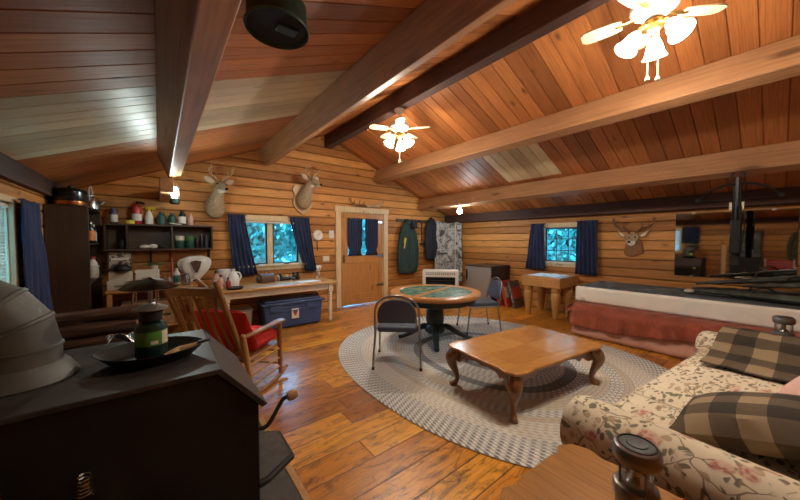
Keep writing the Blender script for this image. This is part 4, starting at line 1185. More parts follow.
MB().ell((0, 0, .035), (.05, .03, .035)).build('lamp', 'black_plastic', b); MB().tube(bez([(-.05, 0, .03), (-.04, .06, .04), (.04, .06, .04), (.05, 0, .03)], 14), .012, 6).build('strap', 'grey_pad', b)

# ------------------------------------------------------------------ hanging lantern lamps
def hang_lantern(label, loc, glow, group=None):
    r = thing('hanging_lantern', label, 'lantern', loc, 0, group)
    MB().lathe([(.045, -.30), (.055, -.29), (.055, -.23), (.045, -.22)], n=20).build('base', 'green_enamel', r)
    MB().lathe([(.04, -.22), (.055, -.18), (.055, -.12), (.042, -.09)], n=20, caps=False).build('globe', 'lantern_glass', r)
    MB().lathe([(.022, -.215), (.034, -.19), (.034, -.12), (.022, -.10)], n=14).build('bulb', glow, r)
    MB().lathe([(.048, -.095), (.058, -.085), (.03, -.06), (.012, -.05)], n=20).build('cap', 'dull_chrome', r)
    MB().tube(bez([(-.056, 0, -.10), (-.05, 0, -.03), (0, 0, .0), (.05, 0, -.03), (.056, 0, -.10)], 20), .004, 6).build('bail', 'steel', r)
    return r
hang_lantern('glowing camping lantern hung at the end of the dark purlin over the shelf', (.17, 4.90, 2.262), 'led_glow')
b = thing('pendant_bulb', 'bright bare bulb lamp under the low purlin near the far corner', 'lamp', (5.40, 4.62, 2.33))
MB().lathe([(.03, -.0), (.035, -.03), (.025, -.07), (.02, -.09)], n=16).build('socket', 'white_plastic', b)
MB().lathe([(.018, -.09), (.03, -.115), (.055, -.15), (.06, -.18), (.045, -.215), (.01, -.232)], n=20).build('bulb', 'bulb_glow', b)
for s in (-1, 1): MB().box((0, s * .17, -.035), (.05, .24, .012)).build('shade_wing', 'white_plastic', b)
# upturned green pail lamp on the left ceiling
b = thing('green_pail', 'dark green round metal pail fixed upside down to the ceiling above the stove', 'pail', (.505, 1.66, 2.588))
MB().lathe([(.150, .0), (.156, .0), (.156, .012), (.148, .016), (.147, .12), (.138, .12), (.142, .02), (.150, .0)], n=40, caps=False).build('shell', 'green_enamel', b)
MB().lathe([(.14, .014), (.0, .014)], n=36, caps=False).build('inner_plate', 'coat_navy', b, smooth=False)
MB().box((.04, -.02, .008), (.10, .06, .018)).build('sensor_box', 'dark_green_paint', b, bevel=.005)
MB().lathe([(.156, -.004), (.160, .004), (.156, .012)], n=40, caps=False).build('rim', 'dark_green_plastic', b)

MB().cyl((0, 0, .11), (0, 0, .175), .05, n=16).build('mount', 'gun_black', b)
# ------------------------------------------------------------------ ceiling fans
plain('blade_wood', (.50, .40, .26), .45)
def fan(label, loc, rz):
    r = thing('ceiling_fan', label, 'ceiling fan', loc, rz, 'white ceiling fans on the ridge beam')
    MB().lathe([(.075, .15), (.078, .13), (.05, .10), (.018, .09), (.018, -.05), (.03, -.055)], n=24).build('canopy', 'white_paint', r)
    MB().lathe([(.02, -.05), (.06, -.055), (.135, -.065), (.145, -.09), (.14, -.125), (.10, -.155), (.07, -.165), (.06, -.20), (.03, -.21)], n=32).build('motor', 'white_paint', r)
    MB().lathe([(.05, -.205), (.075, -.22), (.075, -.25), (.04, -.27)], n=24).build('light_kit', 'brass', r)
    for k in range(5):
        a = k * 2 * PI / 5
        u = Vector((math.cos(a), math.sin(a), 0)); w = Vector((-math.sin(a), math.cos(a), 0))
        m = MB(); P = [(.19, .045), (.25, .06), (.37, .068), (.43, .062), (.46, .035)]
        pl = [(x, y) for x, y in P] + [(x, -y) for x, y in P[::-1]]
        m.prism(pl, -.005, .005, 'XY', (0, 0, 0), (R(10), 0, 0)); o = m.build('blade', 'blade_wood', r); o.location = (0, 0, -.15); o.rotation_euler = (0, 0, a)
        m = MB(); m.tube([u * .09 + V(0, 0, -.145), u * .16 + V(0, 0, -.155), u * .23 + V(0, 0, -.152)], [.02, .016, .022], 8, .4); m.build('blade_arm', 'brass', o.parent)
    for k in range(3):
        a = k * 2 * PI / 3 + .5
        u = Vector((math.cos(a), math.sin(a), 0)); ax = (u * .55 + V(0, 0, -.83)).normalized()
        m = MB(); m.tube([u * .05 + V(0, 0, -.235), u * .085 + V(0, 0, -.25), u * .10 + V(0, 0, -.28)], .014, 8); s = m.build('shade_arm', 'brass', r)
        m = MB(); m.lathe([(.022, 0), (.032, .015), (.05, .06), (.058, .10), (.078, .14), (.074, .14), (.054, .10), (.046, .06), (.028, .018)], u * .10 + V(0, 0, -.275), 22, ax, False); m.build('glass_shade', 'fan_glass', r)
    for s in (-1, 1):
        m = MB(); m.cyl((.028 * s, .02 * s, -.26), (.028 * s, .02 * s, -.60), .0045, n=6); m.lathe([(.004, 0), (.016, .012), (.014, .03), (.004, .045)], (.028 * s, .02 * s, -.64), 10); m.build('pull_chain', 'cream_paint', r)
    return r
f1 = fan('white ceiling fan with lit glass shades at the far end of the ridge beam', (2.86, 3.62, 3.30), .3)
f2 = dup(f1, 'white ceiling fan with lit glass shades nearest the camera, cut by the top edge', (2.86, .63, 3.30), 1.75)

# ------------------------------------------------------------------ deer heads
def antler_pair(r, base, s=1., spread=1., mat='antler', tines=4, axis=None):
    for k in (-1, 1):
        main = bez([base + V(k * .035, 0, .05) * s, base + V(k * .10 * spread, .03, .14) * s, base + V(k * .20 * spread, .0, .21) * s, base + V(k * .22 * spread, -.10, .28) * s, base + V(k * .17 * spread, -.19, .33) * s], 24)
        m = MB(); m.tube(main, lerps([.017 * s, .014 * s, .011 * s, .008 * s, .003 * s], 24), 8)
        for t in range(tines):
            i = 4 + int(t * 16 / max(1, tines - 1)); p = main[min(i, 22)]
            m.tube(bez([p, p + V(k * .01, -.01, .06) * s, p + V(-k * .005, -.03, (.13 - .012 * t)) * s], 8), lerps([.009 * s, .007 * s, .002 * s], 8), 6)
        m.build('antler', mat, r)
def deer(label, loc, turn, s=1., plaque=False):
    """wall at y=0, head looks toward -Y turned by `turn`"""
    r = thing('deer_mount', label, 'deer mount', loc, 0, 'mounted deer heads on the back wall')
    c, sn = math.cos(turn), math.sin(turn)
    def T(x, y, z, k):        # progressive turn along the neck
        a = turn * k; return V(x * math.cos(a) - y * math.sin(a), x * math.sin(a) + y * math.cos(a), z) * s
    secs = [((0, .0, -.22), .19, .25, .0), ((0, -.08, -.20), .205, .25, .0), ((0, -.16, -.10), .165, .19, .2), ((0, -.21, .02), .125, .135, .5), ((0, -.24, .12), .108, .115, .8),
            ((0, -.28, .21), .108, .11, .95), ((0, -.35, .245), .098, .095, 1.), ((0, -.42, .22), .078, .08, 1.), ((0, -.49, .18), .058, .06, 1.), ((0, -.55, .15), .048, .048, 1.), ((0, -.59, .135), .038, .036, 1.), ((0, -.605, .13), .018, .018, 1.)]
    pts = [T(*p, k) for p, a, b, k in secs]
    m = MB(); rings = []
    for i, p in enumerate(pts):
        d = (pts[min(i + 1, len(pts) - 1)] - pts[max(0, i - 1)]).normalized()
        if i < 2: d = V(0, -1, .25).normalized()
        k = secs[i][3]; side = V(math.cos(turn * k), math.sin(turn * k), 0); side = (side - d * side.dot(d)).normalized(); w = d.cross(side).normalized()
        rings.append(m.ring(p, side, w, secs[i][1] * s, secs[i][2] * s, 20))
    m.skin(rings); m.build('body', 'deer_fur', r, sub=1)
    hz = Matrix.Rotation(turn, 4, 'Z')
    def H(x, y, z): return (hz @ V(x, y, z)) * s
    for k in (-1, 1):
        e = MB(); a, b = H(k * .075, -.27, .285), H(k * .31, -.25, .40)
        d = (b - a)
        pp = [a + d * t for t in (0, .25, .55, .8, 1.)]; rs = [(.03 * s, .014 * s), (.065 * s, .022 * s), (.08 * s, .022 * s), (.055 * s, .016 * s), (.006 * s, .004 * s)]
        e.tube(pp, rs, 12, up=tuple(H(0, -1, .2))); ear = e.build('ear', 'deer_fur', r)
        e = MB(); q = H(0, -.017, .004); e.tube([a + d * t + q for t in (.15, .35, .6, .85)], [(.018 * s, .008 * s), (.048 * s, .012 * s), (.056 * s, .012 * s), (.020 * s, .006 * s)], 10, up=tuple(H(0, -1, .2))); e.build('ear_lining', 'ear_pink', ear)
        MB().ell(tuple(H(k * .085, -.385, .265)), (.017 * s, .017 * s, .017 * s), n=10).build('eye', 'eye_black', r)
    m = MB(); m.ell(tuple(H(0, -.602, .145)), (.034 * s, .022 * s, .026 * s), (0, 0, turn)); m.build('nose', 'eye_black', r)
    m = MB(); m.ell(tuple(H(0, -.535, .118)), (.044 * s, .065 * s, .026 * s), (-.25, 0, turn)); m.ell(tuple(H(0, -.335, .125)), (.075 * s, .07 * s, .05 * s), (-.6, 0, turn)); m.build('white_chin', 'deer_white', r)
    before = set(bpy.data.objects)
    antler_pair(r, V(0, -.31, .29), s * .9, 1.1)
    for o in set(bpy.data.objects) - before:
        for v in o.data.vertices:
            base = V(0, -.31, .29); q = (v.co - base); v.co = hz @ (base * s + q)
    if plaque:
        m = MB(); shp = [(-.17, .20), (-.20, .12), (-.16, .02), (-.19, -.12), (-.15, -.24), (0, -.36), (.15, -.24), (.19, -.12), (.16, .02), (.20, .12), (.17, .20), (.0, .24)]
        sm = [(p.x * s * 1.3, p.z * s * 1.25) for p in bez([(x, 0, z) for x, z in shp + shp[:1]], 48)][:-1]
        m.prism(sm, -.012, .025, 'XZ', (0, .0, -.10 * s)); m.build('plaque', 'plaque_wood', r, bevel=.008)
    return r
deer('mounted deer head on the log wall above the left end of the wall shelf and window', (.76, YB - .01, 2.21), R(14), .80)
deer('mounted deer head on a pale shield plaque above the twin window', (2.30, YB - .03, 2.46), R(24), .80, True)
bpy.data.objects['deer_mount']['label'] = 'mounted deer head without a plaque, right of the hanging lantern'
# antler rack above the door
r = thing('antler_rack', 'shed deer antlers lying along the top of the door frame', 'antlers', (3.80, YB - .035, DR[3] + .12))
for k in (-1, 1):
    m = MB(); main = bez([(k * .02, -.05, .03), (k * .16, -.08, .045), (k * .30, -.08, .035), (k * .42, -.06, .10), (k * .47, -.04, .20)], 22)
    m.tube(main, lerps([.026, .022, .018, .014, .005], 22), 8)
    for t, (i, l) in enumerate(((3, .10), (8, .13), (13, .12), (17, .10))):
        p = main[i]; m.tube(bez([p, p + V(k * .02, -.02, l * .5), p + V(-k * .01, -.03, l)], 8), lerps([.013, .010, .003], 8), 6)
    m.build('antler', 'antler_dark' if k < 0 else 'antler', r)
MB().ell((0, -.05, .03), (.05, .035, .03)).build('skull_cap', 'antler', r)
# flat deer cutout on the right wall
r = thing('deer_cutout', 'brown deer head cutout with branching antlers on the right log wall', 'wall decoration', (XR, 1.66, 1.50), R(-90))
# local: x to the right in view, -y out of the wall, z up (wall at y=0)
m = MB(); m.prism([(-.10, -.28), (-.13, -.22), (-.10, -.05), (-.07, .06), (.06, .06), (.13, -.05), (.16, -.22), (.10, -.25), (.0, -.30)], -.03, .0, 'XZ'); m.build('neck', 'tan_plaque', r, bevel=.008)
m = MB(); m.prism([(-.12, .00), (-.08, .10), (.06, .13), (.10, .05), (.04, -.06), (-.03, -.10), (-.09, -.07)], -.05, -.028, 'XZ'); m.build('head', 'deer_fur', r, bevel=.008)
m = MB(); m.prism([(-.08, -.02), (.05, -.01), (.04, -.08), (-.01, -.11), (-.06, -.09)], -.062, -.049, 'XZ'); m.build('muzzle', 'deer_white', r, bevel=.006)
MB().ell((-.05, -.055, .04), (.012, .01, .012)).build('eye', 'eye_black', r); MB().ell((.04, -.055, .05), (.012, .01, .012)).build('eye', 'eye_black', r)
MB().ell((-.045, -.064, -.035), (.025, .008, .018)).build('nose', 'eye_black', r)
for k in (-1, 1):
    m = MB(); q = [(k * .07, .08), (k * .13, .10), (k * .24, .19), (k * .20, .08), (k * .13, .045)]; m.prism(q, -.045, -.03, 'XZ'); e = m.build('ear', 'deer_fur', r, bevel=.004)
    m = MB(); m.prism([(k * .11, .085), (k * .21, .155), (k * .18, .085), (k * .13, .06)], -.05, -.044, 'XZ'); m.build('ear_lining', 'deer_white', e)
    m = MB(); main = bez([(k * .04, -.04, .11), (k * .12, -.05, .20), (k * .24, -.05, .24), (k * .29, -.05, .31), (k * .26, -.05, .38)], 20)
    m.tube(main, lerps([.016, .014, .013, .010, .004], 20), 8)
    for i, l in ((5, .12), (9, .13), (13, .11), (16, .09)):
        p = main[i]; m.tube([p, p + V(k * .02, 0, l * .6), p + V(-k * .01, 0, l)], [.010, .008, .003], 6)
    m.build('antler', 'antler_dark', r)

# ------------------------------------------------------------------ mirror and what hangs in front of it
r = thing('wall_mirror', 'wide frameless mirror on the right log wall above the mattress', 'mirror', (XR - .003, .49, 1.43))
MB().b2(-.012, .0, -.61, .61, -.50, .49).build('backing', 'grey_pad', r)
MB().b2(-.018, -.012, -.605, .605, -.495, .485).build('mirror_glass', 'mirror_silver', r, smooth=False)
for y in (-.4, .4):
    for z in (-.497, .487): MB().b2(-.026, -.002, y - .02, y + .02, z - .012, z + .012).build('clip', 'dull_chrome', r)
cb = thing('crossbow', 'black crossbow hanging upright from the low purlin in front of the mirror', 'crossbow', (5.46, .36, 2.20))
# hangs nose up; local x along the wall normal, y along the limbs, -z down the stock
m = MB(); m.prism([(-.02, .0), (.02, .0), (.02, -.45), (.035, -.55), (.03, -.62), (.06, -.74), (.05, -.80), (.025, -.72), (.01, -.66), (.03, -.80), (.05, -.98), (-.05, -1.0), (-.04, -.82), (-.03, -.55), (-.03, -.2)], -.034, .034, 'XZ'); m.build('stock', 'gun_black', cb, bevel=.006)
MB().b2(-.045, -.02, -.014, .014, -.52, .05).build('rail', 'black_plastic', cb, bevel=.003)
for k in (-1, 1):
    b = bez([(-.03, k * .02, -.03), (-.03, k * .10, -.035), (-.03, k * .22, -.085), (-.03, k * .33, -.19)], 16)
    MB().tube(b, lerps([(.030, .012), (.026, .011), (.02, .010), (.014, .009)], 1) if False else [.024] * 4 + [.021] * 4 + [.018] * 4 + [.014] * 5, 8, .5).build('limb', 'gun_black', cb)
    MB().lathe([(.022, -.006), (.024, 0), (.022, .006)], (-.03, k * .335, -.195), 16, (1, 0, 0)).build('cam', 'gun_black', cb)
    MB().b2(-.06, -.045, k * .05 - .010, k * .05 + .010, -.34, -.25).build('clamp', 'off_white', cb, smooth=False)
MB().tube([(-.035, -.335, -.20), (-.045, 0, -.215), (-.035, .335, -.20)], .004, 6).build('string', 'black_plastic', cb)
MB().tube(bez([(-.03, -.05, .02), (-.03, -.05, .09), (-.03, 0, .12), (-.03, .05, .09), (-.03, .05, .02)], 20), .008, 6).build('stirrup', 'black_iron', cb)
MB().lathe([(.024, 0), (.024, .05), (.016, .08), (.016, .2), (.026, .26), (.026, .30)], (-.09, 0, -.78), 14, (0, 0, 1)).build('scope', 'black_plastic', cb)
q = MB(); q.b2(-.12, -.04, -.05, .045, -.86, -.46); q.build('quiver', 'gun_black', cb, bevel=.015)
for i in range(3): MB().cyl((-.085, -.04 + i * .035, -.30), (-.085, -.04 + i * .035, -.5), .005, n=6).build('bolt', 'gun_black', cb)
MB().tube(bez([(.03, -.03, -.15), (.09, -.06, -.5), (.03, -.03, -.92)], 14), .012, 6, .4).build('sling', 'gun_olive', cb)
MB().cyl((-.03, 0, .11), (-.03, 0, .24), .005, n=6).build('hanging_cord', 'cardboard', cb)

# ------------------------------------------------------------------ wood stove
ST = .93
st = thing('wood_stove', 'big black wood stove filling the left foreground', 'stove', (0, 0, 0))
SXL, SXR, SYN, SYF = -.78, .20, 1.53, 2.30
m = MB(); m.prism([(SXL, .16), (.362, .16), (.362, .71), (.19, .905), (SXL, .905)], SYN + .02, SYF - .02, 'XZ'); m.build('firebox', 'stove_black', st, bevel=.006)
m = MB(); m.prism([(SXL - .01, ST - .022), (SXR - .01, ST - .022), (.372, .70), (.398, .708), (SXR + .008, ST), (SXL - .01, ST)], SYN, SYF, 'XZ'); m.build('top_plate', 'stove_top', st, bevel=.004)
for y in (SYN + .02, SYF - .08):
    for x in (SXL + .04, .22): MB().b2(x, x + .07, y, y + .06, .05, .17).build('leg', 'stove_black', st, bevel=.006)
# front face with a glass door looking toward +X
dr = MB(); dr.b2(.355, .38, SYN + .10, SYF - .10, .30, .70); o = dr.build('door', 'black_iron', st, bevel=.008)
MB().b2(.379, .383, SYN + .16, SYF - .16, .37, .64).build('door_glass', 'black_gloss', o, smooth=False)
hb_ = MB(); hb_.tube(bez([(.37, SYN + .11, .54), (.42, SYN + .10, .545), (.48, SYN + .12, .61), (.505, SYN + .12, .645), (.53, SYN + .12, .65)], 18), .011, 8); hb_.build('door_handle', 'black_iron', o)
MB().lathe([(.012, 0), (.024, .006), (.028, .03), (.022, .055), (.008, .062)], (.525, SYN + .12, .65), 16, (1, -.1, .15)).build('knob', 'stick_wood', o)
m = MB(); m.prism([(.355, 1.535), (.405, 1.545), (.56, 1.64), (.565, 1.90), (.50, 1.95), (.355, 1.96)], .30, .325, 'XY'); m.build('ash_lip', 'black_iron', st, bevel=.005)
m = MB(); m.prism([(.365, 1.56), (.40, 1.565), (.543, 1.652), (.547, 1.89), (.49, 1.93), (.365, 1.94)], .325, .329, 'XY'); m.build('ash_tray', 'hearth_slate', st)
m = MB(); m.tube([V(-.22 + .018 * math.cos(i * .9), SYN - .03 + .018 * math.sin(i * .9), .60 + i * .002) for i in range(40)], .003, 5); m.cyl((-.22, SYN + .03, .64), (-.22, SYN - .03, .64), .008, n=8); m.build('damper_spring', 'steel', st)
# stovepipe elbow
pp = thing('stovepipe', 'grey segmented stovepipe elbow rising from the stove top', 'stovepipe', (-.45, 1.905, ST))
MB().lathe([(.165, 0), (.168, .006), (.14, .055), (.122, .07), (.122, .085)], n=36, caps=False).build('flange', 'pipe_grey', pp)
rp = .118; RB = .22
ctr = V(-RB - .03 + .03, 0, .13)
def gore_pts(a): return V(-RB + RB * math.cos(a), 0, .13 + RB * math.sin(a))
m = MB(); m.lathe([(rp + .004, .075), (rp, .08), (rp, .13)], n=36, caps=False); m.build('collar', 'pipe_grey', pp)
cuts = [0, R(22.5), R(45), R(67.5), R(90)]
n = 36
for a, b in zip(cuts[:-1], cuts[1:]):
    m = MB(); rs = []
    for t, k in ((0, 1.05), (.06, 1.05), (.09, 1.), (.93, 1.), (.96, 1.05), (1., 1.05)):
        aa = a + (b - a) * t
        ctr_ = gore_pts(a) + (gore_pts(b) - gore_pts(a)) * t
        u = V(math.cos(aa), 0, math.sin(aa)); rs.append(m.ring(ctr_, u, V(0, 1, 0), rp * k, rp * k, n))
    m.skin(rs, False); m.build('gore', 'pipe_grey', pp)
e = gore_pts(R(90))
m = MB(); m.lathe([(rp * 1.04, 0), (rp, .01), (rp, XL + .45 + RB + .02 if False else (.55 - RB) + .0)], tuple(e), 36, (-1, 0, 0), False); m.build('wall_pipe', 'pipe_grey', pp)
m = MB(); m.lathe([(rp * 1.35, 0), (rp * 1.35, .012), (rp, .014)], (-.549, 0, e.z), 36, (1, 0, 0), False); m.build('wall_collar', 'pipe_grey', pp)
tag(MB().b2(-.98, .60, 1.05, 2.62, 0, .05).build('hearth_slab', 'hearth_slate', bevel=.004), 'dark slate hearth slab under the wood stove', 'hearth')
tag(MB().b2(.60, .64, 1.05, 2.62, 0, .052).build('hearth_trim', 'rocker_pale', bevel=.003), 'pale wooden trim strip along the hearth edge', 'trim')

# griddle with lantern on it
pn = thing('griddle_pan', 'black oval iron pan with pointed ends on the stove top', 'pan', (-.035, 1.86, ST + .001), R(-13))
def leaf(k, z, n=44):
    out = []
    for i in range(n):
        a = 2 * PI * i / n
        x = .215 * math.cos(a); y = .165 * math.sin(a)
        y *= (1 - .35 * abs(math.cos(a)) ** 3)
        out.append((x * k, y * k, z))
    return out
m = MB(); rings = [[m.bm.verts.new(p) for p in leaf(k, z)] for k, z in ((.70, 0), (.74, .006), (.97, .052), (1.0, .056), (.985, .058), (.95, .052), (.73, .014), (.68, .010), (.02, .010))]
m.skin(rings); m.build('dish', 'black_iron', pn)
m = MB(); m.tube([(.185, 0, .054), (.215, 0, .060), (.235, 0, .062)], [(.03, .008), (.022, .007), (.008, .005)], 10); m.build('spout_grip', 'black_iron', pn)
s = thing('kindling', 'forked tan stick lying in the black pan', 'stick', (.075, 1.80, ST + .03), R(-10))
MB().tube([(-.06, -.035, .0), (-.01, .0, .012), (.075, .02, .02)], [.011, .015, .011], 10).build('stick', 'stick_wood', s)
MB().tube([(-.01, .0, .012), (-.03, -.05, .005)], [.012, .009], 8).build('branch', 'stick_wood', s)
pl = thing('propane_lantern', 'propane camping lantern with a wide black cap standing in the pan', 'lantern', (-.037, 1.83, ST + .012), R(20))
MB().lathe([(.05, 0), (.057, .012), (.061, .03), (.061, .145), (.052, .17), (.028, .18)], n=28).build('fuel_cylinder', 'propane_green', pl)
MB().lathe([(.0618, .075), (.0618, .14)], n=28, caps=False).build('label', 'green_label', pl)
m = MB(); m.grid(lambda u, v: (.0625 * math.cos(-1.95 + u * .45), .0625 * math.sin(-1.95 + u * .45), .082 + .016 * v), 6, 1); m.build('label_text_patch', 'paper', pl, smooth=False)
m = MB(); m.grid(lambda u, v: (.0625 * math.cos(-1.25 + u * .6), .0625 * math.sin(-1.25 + u * .6), .078 + .06 * v), 6, 1); m.build('label_panel', 'off_white', pl, smooth=False)
MB().lathe([(.028, .175), (.044, .185), (.046, .225), (.036, .235)], n=24).build('valve_collar', 'black_plastic', pl)
MB().lathe([(.03, .232), (.066, .236), (.066, .242), (.035, .257), (.014, .265)], n=28).build('burner_plate', 'fridge_silver', pl)
MB().cyl((0, 0, .262), (0, 0, .35), .009, n=10).build('burner_tube', 'dull_chrome', pl)
for a in (.6, 2.7, 4.8): MB().cyl((.05 * math.cos(a), .05 * math.sin(a), .24), (.05 * math.cos(a), .05 * math.sin(a), .352), .0025, n=6).build('guard_wire', 'steel', pl)
MB().lathe([(.108, .335), (.112, .338), (.09, .352), (.05, .372), (.02, .376), (.006, .385)], n=32).build('cap', 'black_gloss', pl)
MB().cyl((.04, 0, .20), (.075, -.01, .20), .006, n=8).build('valve_knob', 'dull_chrome', pl)
o = tag(MB().grid(lambda u, v: (-.075 + .15 * u + .01 * math.sin(v * 7), -.06 + .12 * v, .012 + .055 * abs(math.sin(u * 4.2 + v * 1.7)) * (1 - .5 * v) + .018 * abs(math.sin(v * 8 + u * 5))), 12, 12).build('foil_sheet', 'steel', smooth=False, solid=.002), 'crumpled silver foil on the stove top behind the lantern', 'foil', None, (-.15, 2.20, ST))
# firewood behind the stove
k = 0
spots = [('left end', 0), ('middle', 1), ('right end', 2)]
wood_labels = ['rough split log on top of the firewood stack, nearest the stove', 'rough split log on top of the firewood stack, nearest the bookcase',
               'log in the middle row of the firewood stack, nearest the stove', 'log in the centre of the middle row of the firewood stack', 'log in the middle row of the firewood stack, nearest the bookcase',
               'log in the bottom row of the firewood stack, nearest the stove', 'log in the centre of the bottom row of the firewood stack', 'log in the bottom row of the firewood stack, nearest the bookcase']
fw = [(-.33, 2.61, 1.032, .037), (-.30, 2.70, 1.030, .034), (-.35, 2.56, .962, .038), (-.31, 2.65, .962, .036), (-.33, 2.74, .962, .037), (-.34, 2.55, .888, .037), (-.30, 2.64, .888, .036), (-.33, 2.73, .888, .037)]
for i, ((x, y, z, rd), lab) in enumerate(zip(fw, wood_labels)):
    g_ = thing('firewood_log', lab, 'log', (x, y, z), R(5 * math.sin(i * 2.3)), 'firewood stacked behind the stove')
    m = MB(); rings = []
    for t in (-.23, -.17, -.11, -.06, 0, .06, .12, .18, .23):
        rings.append([m.bm.verts.new((t, (rd - .004) * (1 + .10 * math.sin(a * 3 + i) + .09 * math.sin(a * 7 + t * 19)) * math.cos(a), (rd - .004) * (1 + .14 * math.sin(a * 4 + i + t * 13) + .08 * math.sin(a * 9 + t * 31)) * math.sin(a))) for a in [2 * PI * q / 16 for q in range(16)]])
    m.skin(rings, False); m.build('bark', 'bark', g_)
    for sx in (-1, 1):
        MB().lathe([(rd * .9, 0), (rd * .87, .004)], (sx * .229, 0, 0), 16, (sx, 0, 0)).build('cut_end', 'split_wood', g_)
r = thing('firewood_rack', 'dark firewood rack standing behind the stove', 'rack', (-.33, 2.66, 0))
for x in (-.25, .25):
    for y in (-.20, .20): MB().b2(x - .015, x + .015, y - .015, y + .015, 0, .86).build('upright', 'black_iron', r)
MB().b2(-.27, .27, -.24, .24, .832, .852).build('shelf', 'walnut', r, bevel=.003); MB().b2(-.27, .27, -.24, .24, .20, .22).build('shelf', 'walnut', r, bevel=.003)
for i in range(4):
    o = dup(bpy.data.objects['firewood_log'], 'log on the low shelf of the firewood rack, hidden behind the stove', (-.33, 2.50 + i * .115, .277)); o['group'] = 'logs on the low rack shelf'

# ------------------------------------------------------------------ bookcase
BKX0, BKX1, BKY0, BKY1, BKH = -.99, -.645, 5.08, 6.02, 1.90
bk = thing('bookcase', 'tall dark brown bookcase standing in the left corner', 'bookcase', (0, 0, 0))
MB().b2(BKX0, BKX1, BKY0, BKY0 + .022, 0, BKH).build('side_panel', 'walnut', bk, bevel=.002)
MB().b2(BKX0, BKX1, BKY1 - .022, BKY1, 0, BKH).build('side_panel', 'walnut', bk, bevel=.002)
MB().b2(BKX0, BKX0 + .012, BKY0, BKY1, 0, BKH).build('back_panel', 'walnut', bk)
MB().b2(BKX0, BKX1 + .004, BKY0, BKY1, BKH - .022, BKH).build('top_board', 'walnut', bk, bevel=.002)
SH = (.08, .50, .99, 1.46)
for z in SH: MB().b2(BKX0, BKX1 - .005, BKY0 + .02, BKY1 - .02, z - .022, z).build('shelf', 'walnut', bk, bevel=.002)
MB().b2(BKX1 - .02, BKX1 - .008, BKY0 + .02, BKY1 - .02, 0, .06).build('plinth', 'walnut', bk)
gb = 'bottles and jars in the tall bookcase'
bottle('bottle with a white and orange label on the upper bookcase shelf', -.695, 5.62, 1.46, .045, .28, 'black_gloss', 'steel', 'orange_label', .4, gb)
bottle('bottle with a pale cap behind the orange-labelled one in the bookcase', -.70, 5.78, 1.46, .04, .25, 'purple_plastic', 'off_white', 'paper', .5, gb)
bottle('dark jar at the far end of the upper bookcase shelf', -.715, 5.92, 1.46, .05, .2, 'dark_green_plastic', 'dull_chrome', None, .7, gb, 'jar')
bottle('white bottle with a red cap on the middle bookcase shelf', -.70, 5.72, .99, .05, .29, 'paper', 'red_plastic', 'off_white', .5, gb)
bottle('white tub behind the red-capped bottle in the bookcase', -.715, 5.90, .99, .055, .16, 'off_white', 'white_plastic', None, .9, gb, 'jar')
# roaster and kettle on the bookcase
p = thing('roasting_pot', 'large black pot with a copper bottom on top of the bookcase', 'pot', (-.81, 5.27, BKH))
MB().lathe([(.135, 0), (.14, .01), (.14, .055)], n=30).build('copper_bottom', 'copper', p)
MB().lathe([(.139, .055), (.141, .06), (.141, .17), (.146, .175)], n=30).build('body', 'black_gloss', p)
MB().lathe([(.146, .172), (.12, .20), (.05, .215), (.018, .22), (.022, .24), (.01, .245)], n=30).build('lid', 'black_iron', p)
for s in (-1, 1): MB().tube(bez([(s * .05, -.135, .13), (s * .05, -.17, .135), (-s * .05, -.17, .135), (-s * .05, -.135, .13)], 12), .007, 6).build('handle', 'black_plastic', p)
p = thing('kettle', 'shiny kettle with a pale loop handle on top of the bookcase', 'kettle', (-.70, 5.74, BKH))
MB().lathe([(.08, 0), (.095, .01), (.10, .09), (.08, .15), (.045, .17), (.012, .18), (.014, .20)], n=26).build('body', 'steel', p)
MB().tube(bez([(.0, -.085, .12), (.0, -.14, .24), (.0, 0, .31), (.0, .14, .24), (.0, .085, .12)], 20), .010, 8).build('handle', 'off_white', p)
MB().tube([(.07, 0, .07), (.12, 0, .10), (.13, 0, .13)], [.022, .015, .011], 10).build('spout', 'steel', p)
p = thing('storage_case', 'black soft case at the wall end of the bookcase top, left of the copper-bottomed pot', 'case', (-.90, 5.62, BKH))
MB().b2(-.075, .075, -.26, .3, 0, .16).build('case', 'black_plastic', p, bevel=.03, seg=3); MB().tube(bez([(0, -.08, .16), (0, -.06, .19), (0, .06, .19), (0, .08, .16)], 10), .008, 6).build('handle', 'dark_rubber', p)

# ------------------------------------------------------------------ bench with boxes below the wall shelf
r = thing('side_bench', 'low wooden bench crowded with boxes below the wall shelf', 'bench', (-.06, 5.68, 0))
MB().b2(-.50, .50, -.30, .30, .80, .83).build('top', 'butcher_block', r, bevel=.005)
for sx in (-.46, .46):
    for sy in (-.26, .26): MB().b2(sx - .025, sx + .025, sy - .025, sy + .025, 0, .80).build('leg', 'butcher_block', r, bevel=.004)
MB().b2(-.46, .46, -.28, .28, .28, .30).build('lower_shelf', 'butcher_block', r)
def carton(name, label, loc, d, rz, mt, cat='box', band=None, group='boxes on and under the side bench'):
    b = thing(name, label, cat, loc, R(rz), group)
    MB().b2(-d[0] / 2, d[0] / 2, -d[1] / 2, d[1] / 2, 0, d[2]).build('body', mt, b, bevel=.004)
    m = MB(); m.b2(-d[0] / 2 - .002, d[0] / 2 + .002, -.025, .025, d[2] * .6, d[2] + .002); m.build('tape', band or 'off_white', b, smooth=False)
    m = MB(); m.b2(-d[0] * .2, d[0] * .3, -d[1] / 2 - .002, -d[1] / 2 + .001, d[2] * .3, d[2] * .55); m.build('label', 'fridge_silver' if mt == 'paper' else 'off_white', b, smooth=False)
    return b
carton('cardboard_box', 'wide cardboard box on the lower shelf of the side bench', (-.14, 5.62, .30), (.56, .42, .34), 3, 'cardboard')
carton('white_box', 'white box with a grey label at the left end of the side bench', (-.42, 5.62, .83), (.24, .22, .12), -6, 'paper')
